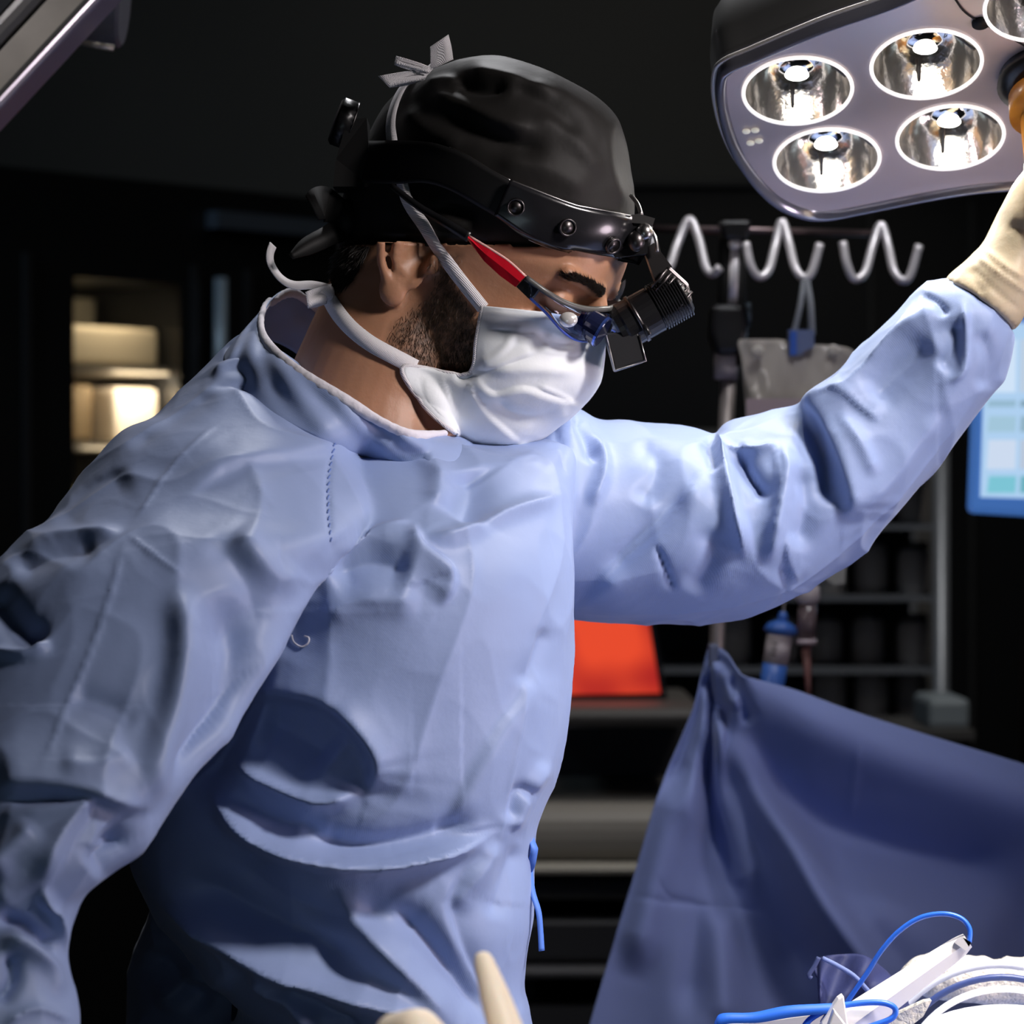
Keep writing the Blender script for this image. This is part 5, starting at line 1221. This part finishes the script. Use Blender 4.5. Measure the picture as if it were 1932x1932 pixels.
o = obj('port', quad([P(1556, 1040, YG-.01), P(1598, 1040, YG-.01), P(1594, 1100, YG-.01), P(1575, 1104, YG-.01), P(1556, 1092, YG-.01)], .012), mat('port_grey', (.36, .36, .33), .5), bag, False)
dc = empty('drip_chamber', 'clear drip chamber with a white cap hanging above the blue drape edge', 'drip chamber')
obj('cap', axis_cyl(P(1525, 1085, YG), P(1524, 1142, YG), [(0, .003), (.2, .006), (.4, .011), (.8, .0115), (1, .007)], 20), mat('cap_pale', (.62, .55, .55), .4), dc)
obj('chamber', axis_cyl(P(1524, 1140, YG), P(1521, 1210, YG), [(0, .009), (1, .0085)], 20), mat('chamber_dark', (.20, .15, .16), .15, alpha=.75), dc)
obj('flange', axis_cyl(P(1521, 1206, YG), P(1521, 1216, YG), [(0, .010), (1, .010)], 20), mat('cap_pink', (.5, .42, .46), .4), dc)
obj('tip', axis_cyl(P(1521, 1216, YG), P(1526, 1330, YG), [(0, .005), (.6, .003), (1, .0026)], 14), mat('tip_rose', (.22, .10, .09), .4), dc)
obj('tubing', tube([P(1540, 1010, YG), P(1528, 1060, YG), P(1525, 1090, YG)], .002, 8, 12), M_bag, dc)
bt = empty('filter_cartridge', 'blue and white cylindrical cartridge hanging just above the drape, left of the drip chamber', 'cartridge')
q0, q1 = P(1474, 1178, YG), P(1455, 1300, YG)
obj('spout', axis_cyl(P(1478, 1154, YG), P(1475, 1176, YG), [(0, .003), (.4, .005), (1, .004)], 16), mat('cart_blue', (.045, .14, .50), .4), bt)
obj('blue_cap', axis_cyl(P(1475, 1170, YG), P(1472, 1198, YG), [(0, .005), (.3, .013), (.7, .0165), (1, .012)], 24), mat('cart_blue', (.045, .14, .50), .4), bt)
obj('label_sleeve', axis_cyl(P(1472, 1196, YG), P(1463, 1252, YG), [(0, .012), (1, .012)], 24), mat('cart_label', (.62, .56, .58), .6), bt)
for x, y in ((1466, 1212), (1464, 1222), (1462, 1232)): obj('label_mark', quad([P(x-7, y, YG-.0125), P(x+1, y+2, YG-.0125), P(x, y+5, YG-.0125), P(x-8, y+3, YG-.0125)], .0006), M_darksteel, bt, False)
obj('blue_barrel', axis_cyl(P(1463, 1252, YG), P(1450, 1330, YG), [(0, .0118), (.9, .0115), (1, .008)], 24), mat('cart_blue', (.045, .14, .50), .4), bt)
obj('hanger_thread', tube([P(1500, 1010, YG), P(1482, 1110, YG), P(1478, 1156, YG)], .001, 6), M_bag, bt)

# ------------------------------------------------------------ blue drape on the stand
YD = 2.62
Lp = [(1334, 1226), (1322, 1275), (1309, 1330), (1285, 1390), (1255, 1460), (1232, 1530), (1200, 1640), (1160, 1770), (1110, 1940), (1040, 2200), (950, 2600), (880, 3200), (860, 3900)]
Rp = [(1352, 1221), (1372, 1232), (1392, 1262), (1412, 1278), (1500, 1303), (1600, 1340), (1750, 1388), (1932, 1443), (2200, 1530), (2500, 1650), (2800, 1850), (3000, 2300), (3100, 3600)]
NU, NV = 190, 300
LL = cr(Lp, NV); RR = cr(Rp, NV); co = np.zeros((NV, NU, 2)); 
for i in range(NV):
    for j in range(NU):
        u = j/(NU-1); co[i, j] = LL[i]*(1-u)+RR[i]*u+np.array([0, 1.0])*math.sin(PI*u)*min(i*2.2, 260)*.9
pxs = co[:, :, 0].ravel(); pys = co[:, :, 1].ravel()
uu = np.tile(np.linspace(0, 1, NU), NV); vv = np.repeat(np.linspace(0, 1, NV), NU)
ST_dr = [('g', [(1322, 1330), (1385, 1420), (1440, 1510), (1500, 1600), (1570, 1730), (1660, 1850), (1760, 1960)], 34, 34),
         ('g', [(1380, 1400), (1440, 1470), (1540, 1545), (1700, 1600), (1932, 1630)], 44, -18),
         ('g', [(1400, 1300), (1520, 1360), (1700, 1440), (1932, 1520), (2200, 1620)], 55, 14),
         ('g', [(1340, 1370), (1390, 1500), (1440, 1640), (1500, 1780), (1560, 1900)], 42, -24),
         ('g', [(1290, 1440), (1262, 1540), (1235, 1660), (1190, 1850)], 34, 22),
         ('g', [(1335, 1500), (1318, 1640), (1310, 1800), (1300, 1950)], 30, -14),
         ('g', [(1372, 1700), (1370, 1820), (1372, 1950)], 26, 10),
         ('g', [(1345, 1240), (1368, 1290), (1385, 1345)], 14, 16), ('g', [(1330, 1270), (1350, 1320), (1380, 1380)], 10, -14), ('g', [(1380, 1270), (1400, 1310), (1420, 1370)], 14, -10),
         ('s', [(1410, 1285), (1375, 1245), (1335, 1232)], 8, 7, 25),
         ('g', [(1560, 1640), (1700, 1720), (1932, 1760)], 60, 16), ('g', [(1600, 1680), (1750, 1800), (1932, 1850)], 60, 12),
         ('c', [(1195, 1690), (1300, 1706), (1450, 1718)], 6, -2.2), ('c', [(1240, 1650), (1260, 1690), (1320, 1702)], 5, -1.8), ('c', [(1622, 1390), (1612, 1470), (1605, 1560)], 6, 2.2)]
dd = np.zeros(len(pxs)); dd = stroke_disp(pxs, pys, ST_dr)*1.2
Y = YD-dd+.018*np.sin(uu*17+1)*np.clip(vv*3, 0, 1)-np.abs(uu-.3)*.06*np.clip(vv*4, 0, 1)
cw_ = np.stack([(pxs-966)/FPX*Y, Y, CZ-(pys-966)/FPX*Y], 1); cw_[:, 2] = np.maximum(cw_[:, 2], .02)
F = [(i*NU+j, i*NU+j+1, (i+1)*NU+j+1, (i+1)*NU+j) for i in range(NV-1) for j in range(NU-1)]
dr_ = np_obj('surgical_drape', cw_, F, M_drape); s = dr_.modifiers.new('t', 'SOLIDIFY'); s.thickness = .0015
tag(dr_, 'dark blue cloth drape gathered at the infusion pole and falling across the lower right', 'drape')
tz = obj('drape_clip', Soup().add(box(P(1346, 1236, YD-.004), (.009, .02, .02))).vf(), mat('grey_clip', (.10, .12, .2), .5), None, False); bevel(tz, .002); tag(tz, 'small clip holding the drape corner to the infusion pole', 'clip')

# ------------------------------------------------------------ operating table with its things (bottom right)
YT = 2.0
tb_ = empty('operating_table', 'draped operating table at the lower right with its top just under the frame', 'operating table')
o = obj('draped_top', box((.42, 2.05, 1.08), (.62, .46, .04)), M_drape, tb_, False); bevel(o, .015, 3)
o = obj('draped_side', box((.42, 2.05, .78), (.60, .44, .57)), M_drape, tb_, False); bevel(o, .02, 3)
obj('pedestal', box((.42, 2.05, .27), (.25, .25, .48)), M_ls, tb_, False); o = obj('base', box((.42, 2.05, .03), (.5, .4, .06)), M_black, tb_, False)
# patient bulge under white cover
M_wc = mat('white_cover', (.82, .82, .84), .75, bumps=[('noise', 30, .4, .006)])
def T(px, py, y=YT): return P(px, py, y)
# rolled gauze
rg = Soup(); rp = [T(1700, 1862, 2.10), T(1740, 1842, 2.10), T(1800, 1845, 2.10), T(1880, 1850, 2.11), T(1980, 1852, 2.12), T(2080, 1856, 2.12)]
rg.add(tube(rp, [.006, .013, .014, .015, .0155, .014], 24, 40)); gc, gf = remesh(rg.vf(), .0022, 2); gn = normals(gc, gf); gc = gc+gn*(fbm_cloth(gc, 45, 1)*.0022+fbm_cloth(gc, 120, 4)*.0008)[:, None]
o = np_obj('gauze_roll', gc, gf, M_gauze); tag(o, 'crumpled cream white gauze roll brightly lit at the lower right corner', 'gauze')
# white basin
c_ = T(1880, 2000, 1.98); prof_ = [(.012, .001), (.045, .002), (.058, .018), (.064, .036), (.0655, .040), (.062, .040), (.055, .02), (.04, .006), (.001, .005)]
cz = 1.103
rings = [[Vector((c_.x+.008+r*1.15*math.cos(a), 1.98+r*math.sin(a), cz+z)) for a in [2*PI*k/56 for k in range(56)]] for r, z in prof_]
# (rounded white padded dome, strongly lit)
dm = Soup().add(ellipsoid((c_.x+.010, 1.99, 1.1345), (.072, .07, .0335), None, 48, 30)); o = obj('gauze_pad', dm.vf(), M_wc); tag(o, 'round white pad at the bottom right corner, washed out by the lamp', 'pad')
for k, (rr, dz) in enumerate(((.0665, .006), (.0725, .0065), (.079, .007))):
    pts = [Vector((c_.x+.012+rr*1.05*math.cos(a), 2.02+.012*k, 1.103+rr*1.0*math.sin(a)+.006)) for a in [PI*.02+PI*.96*i/30 for i in range(31)]]
    o = obj('tubing_loop', tube(pts, .0024, 10), mat('tube_%d' % k, ((.80, .82, .9), (.05, .08, .25), (.75, .78, .9))[k], .35)); tag(o, ('pale inner hose arching over the round white pad', 'dark navy hose arching between two pale hoses over the white pad', 'pale outer hose arching over the round white pad')[k], 'hose', None)
# cautery pencil / white wedge handle
wh = empty('electrosurgical_pencil', 'white tapering instrument pointing up to the right with a blue cable at its tip', 'instrument')
pa_ = [T(1826, 1775, 1.96), T(1800, 1795, 1.96), T(1700, 1866, 1.95), T(1600, 1938, 1.94), T(1540, 1985, 1.935)]
Wd = [.0052, .0072, .0095, .0118, .012]
A = cr([(*p, w_) for p, w_ in zip(pa_, Wd)], 20); ax_ = (pa_[-1]-pa_[0]).normalized(); sd = ax_.cross(Vector((0, 1, 0))).normalized(); rings = []
for a in A:
    c = Vector(a[:3]); w_ = a[3]; rings.append([c+sd*w_*x+Vector((0, y*w_, 0)) for x, y in ((-1, .5), (-.85, -.55), (-.1, -.75), (.0, -.7), (.85, -.3), (1, .2), (.6, .6), (-.6, .7))])
obj('handle', loft(rings), M_white, wh, False)
obj('tip_cap', loft([[T(x, y, 1.953+dy) for x, y, dy in ((1808, 1770, 0), (1816, 1768, 0), (1832, 1778, 0), (1828, 1786, 0), (1828, 1786, .012), (1808, 1770, .012))], [T(x, y, 1.953+dy) for x, y, dy in ((1800, 1778, 0), (1810, 1776, 0), (1828, 1786, 0), (1822, 1794, 0), (1822, 1794, .012), (1800, 1778, .012))]]), M_white, wh, False)
obj('cable', tube([T(x, y, 1.955+k*.002) for k, (x, y) in enumerate([(1829, 1778), (1829, 1752), (1812, 1732), (1778, 1724), (1735, 1732), (1695, 1758), (1662, 1795), (1640, 1830), (1618, 1862), (1602, 1885), (1590, 1905)])], .0017, 10, 90), M_bluepl, wh)
c2 = obj('cable', tube([T(x, y, 1.93) for x, y in [(1510, 1948), (1530, 1922), (1570, 1902), (1620, 1893), (1665, 1892), (1688, 1902), (1684, 1920), (1650, 1934), (1600, 1950)]], .0020, 10, 80), M_bluepl); tag(c2, 'blue twisted cable lying in a flat loop across the white instrument', 'cable')
o = obj('instrument_tray', quad([T(1550, 1932, 1.92), T(1582, 1885, 1.92), T(1592, 1878, 1.92), T(1600, 1932, 1.92), T(1606, 1950, 1.92), T(1560, 1975, 1.92)], .012), M_white, None, False); o.name = 'plastic_holster'; bevel(o, .001); tag(o, 'small white plastic piece with a peaked top beneath the blue cable', 'holster')
o = obj('scissors_handle', quad([T(1560, 1945, 1.90), T(1574, 1905, 1.90), T(1605, 1945, 1.90), T(1600, 1975, 1.90)], .01), M_white, None, False); o.name = 'plastic_wedge'; bevel(o, .001); tag(o, 'white plastic wedge at the bottom edge in front of the instrument', 'wedge')
# blue folded towel edge, left
tw = Soup(); V = []; F = []
top = cr([(1348, 1928), (1362, 1912), (1420, 1910), (1480, 1898), (1540, 1894), (1590, 1892)], 30); bot = cr([(1346, 1945), (1372, 1932), (1430, 1930), (1490, 1920), (1545, 1914), (1580, 1912)], 30)
tv = obj('blue_handle', loft([[T(a[0], a[1], 1.93), T(a[0], a[1], 1.945), T(b[0], b[1], 1.95), T(b[0], b[1], 1.925)] for a, b in zip(top, bot)]), M_bluepl, None); tv.name = 'blue_strip'; tag(tv, 'bright blue plastic strip along the bottom edge left of the white instrument', 'plastic strip')
o = obj('metal_tray', quad([T(1365, 1935, 1.96), T(1430, 1930, 1.96), T(1560, 1912, 1.96), T(1590, 1990, 1.96), T(1360, 1998, 1.96)], .02), mat('pale_tray', (.55, .52, .50), .4), None, False); tag(o, 'pale grey tray edge under the bright blue strip', 'tray')
# bunched dark blue cloth
bump = Soup(); V = []; F = []
r0 = cr([(1540, 1822), (1548, 1806), (1590, 1800), (1630, 1802), (1665, 1825), (1690, 1850), (1720, 1890)], 40); r1 = cr([(1545, 1900), (1560, 1905), (1590, 1900), (1620, 1905), (1650, 1912), (1690, 1930), (1720, 1945)], 40)
for i in range(40):
    for j in range(20):
        t = j/19; x, y = r0[i]*(1-t)+r1[i]*t; V.append(T(x, y, 2.04-.03*math.sin(t*PI*.6)+.007*math.sin(i*.5+t*5)+.006*math.sin(i*.23-t*3)))
for i in range(39):
    for j in range(19): F.append((i*20+j, i*20+j+1, i*20+21+j, i*20+20+j))
o = obj('blue_cloth', (V, F), mat('navy_cloth', (.02, .028, .11), .7, bumps=[('noise', 60, .4, .003)])); s = o.modifiers.new('t', 'SOLIDIFY'); s.thickness = .002; tag(o, 'bunched navy cloth behind the white instrument with a loose corner at left', 'cloth')
obj('hem_fold', tube([T(x, y, 2.0) for x, y in [(1552, 1808), (1580, 1822), (1612, 1842), (1640, 1872)]], .0016, 8, 20), M_drape, o)
obj('loose_thread', tube([T(x, y, 2.0) for x, y in [(1545, 1806), (1536, 1824), (1526, 1840), (1531, 1846)]], .0016, 8, 14), mat('navy_cloth2', (.06, .08, .2), .7), o)
o = obj('gauze_sponge', quad([T(1690, 1915, 1.97), T(1745, 1890, 1.97), T(1758, 1888, 1.97), T(1742, 1918, 1.97), T(1700, 1950, 1.97), T(1670, 1945, 1.97)], .01), M_gauze, None, False); tag(o, 'small grey white cloth corner between the instrument and the round pad', 'cloth')
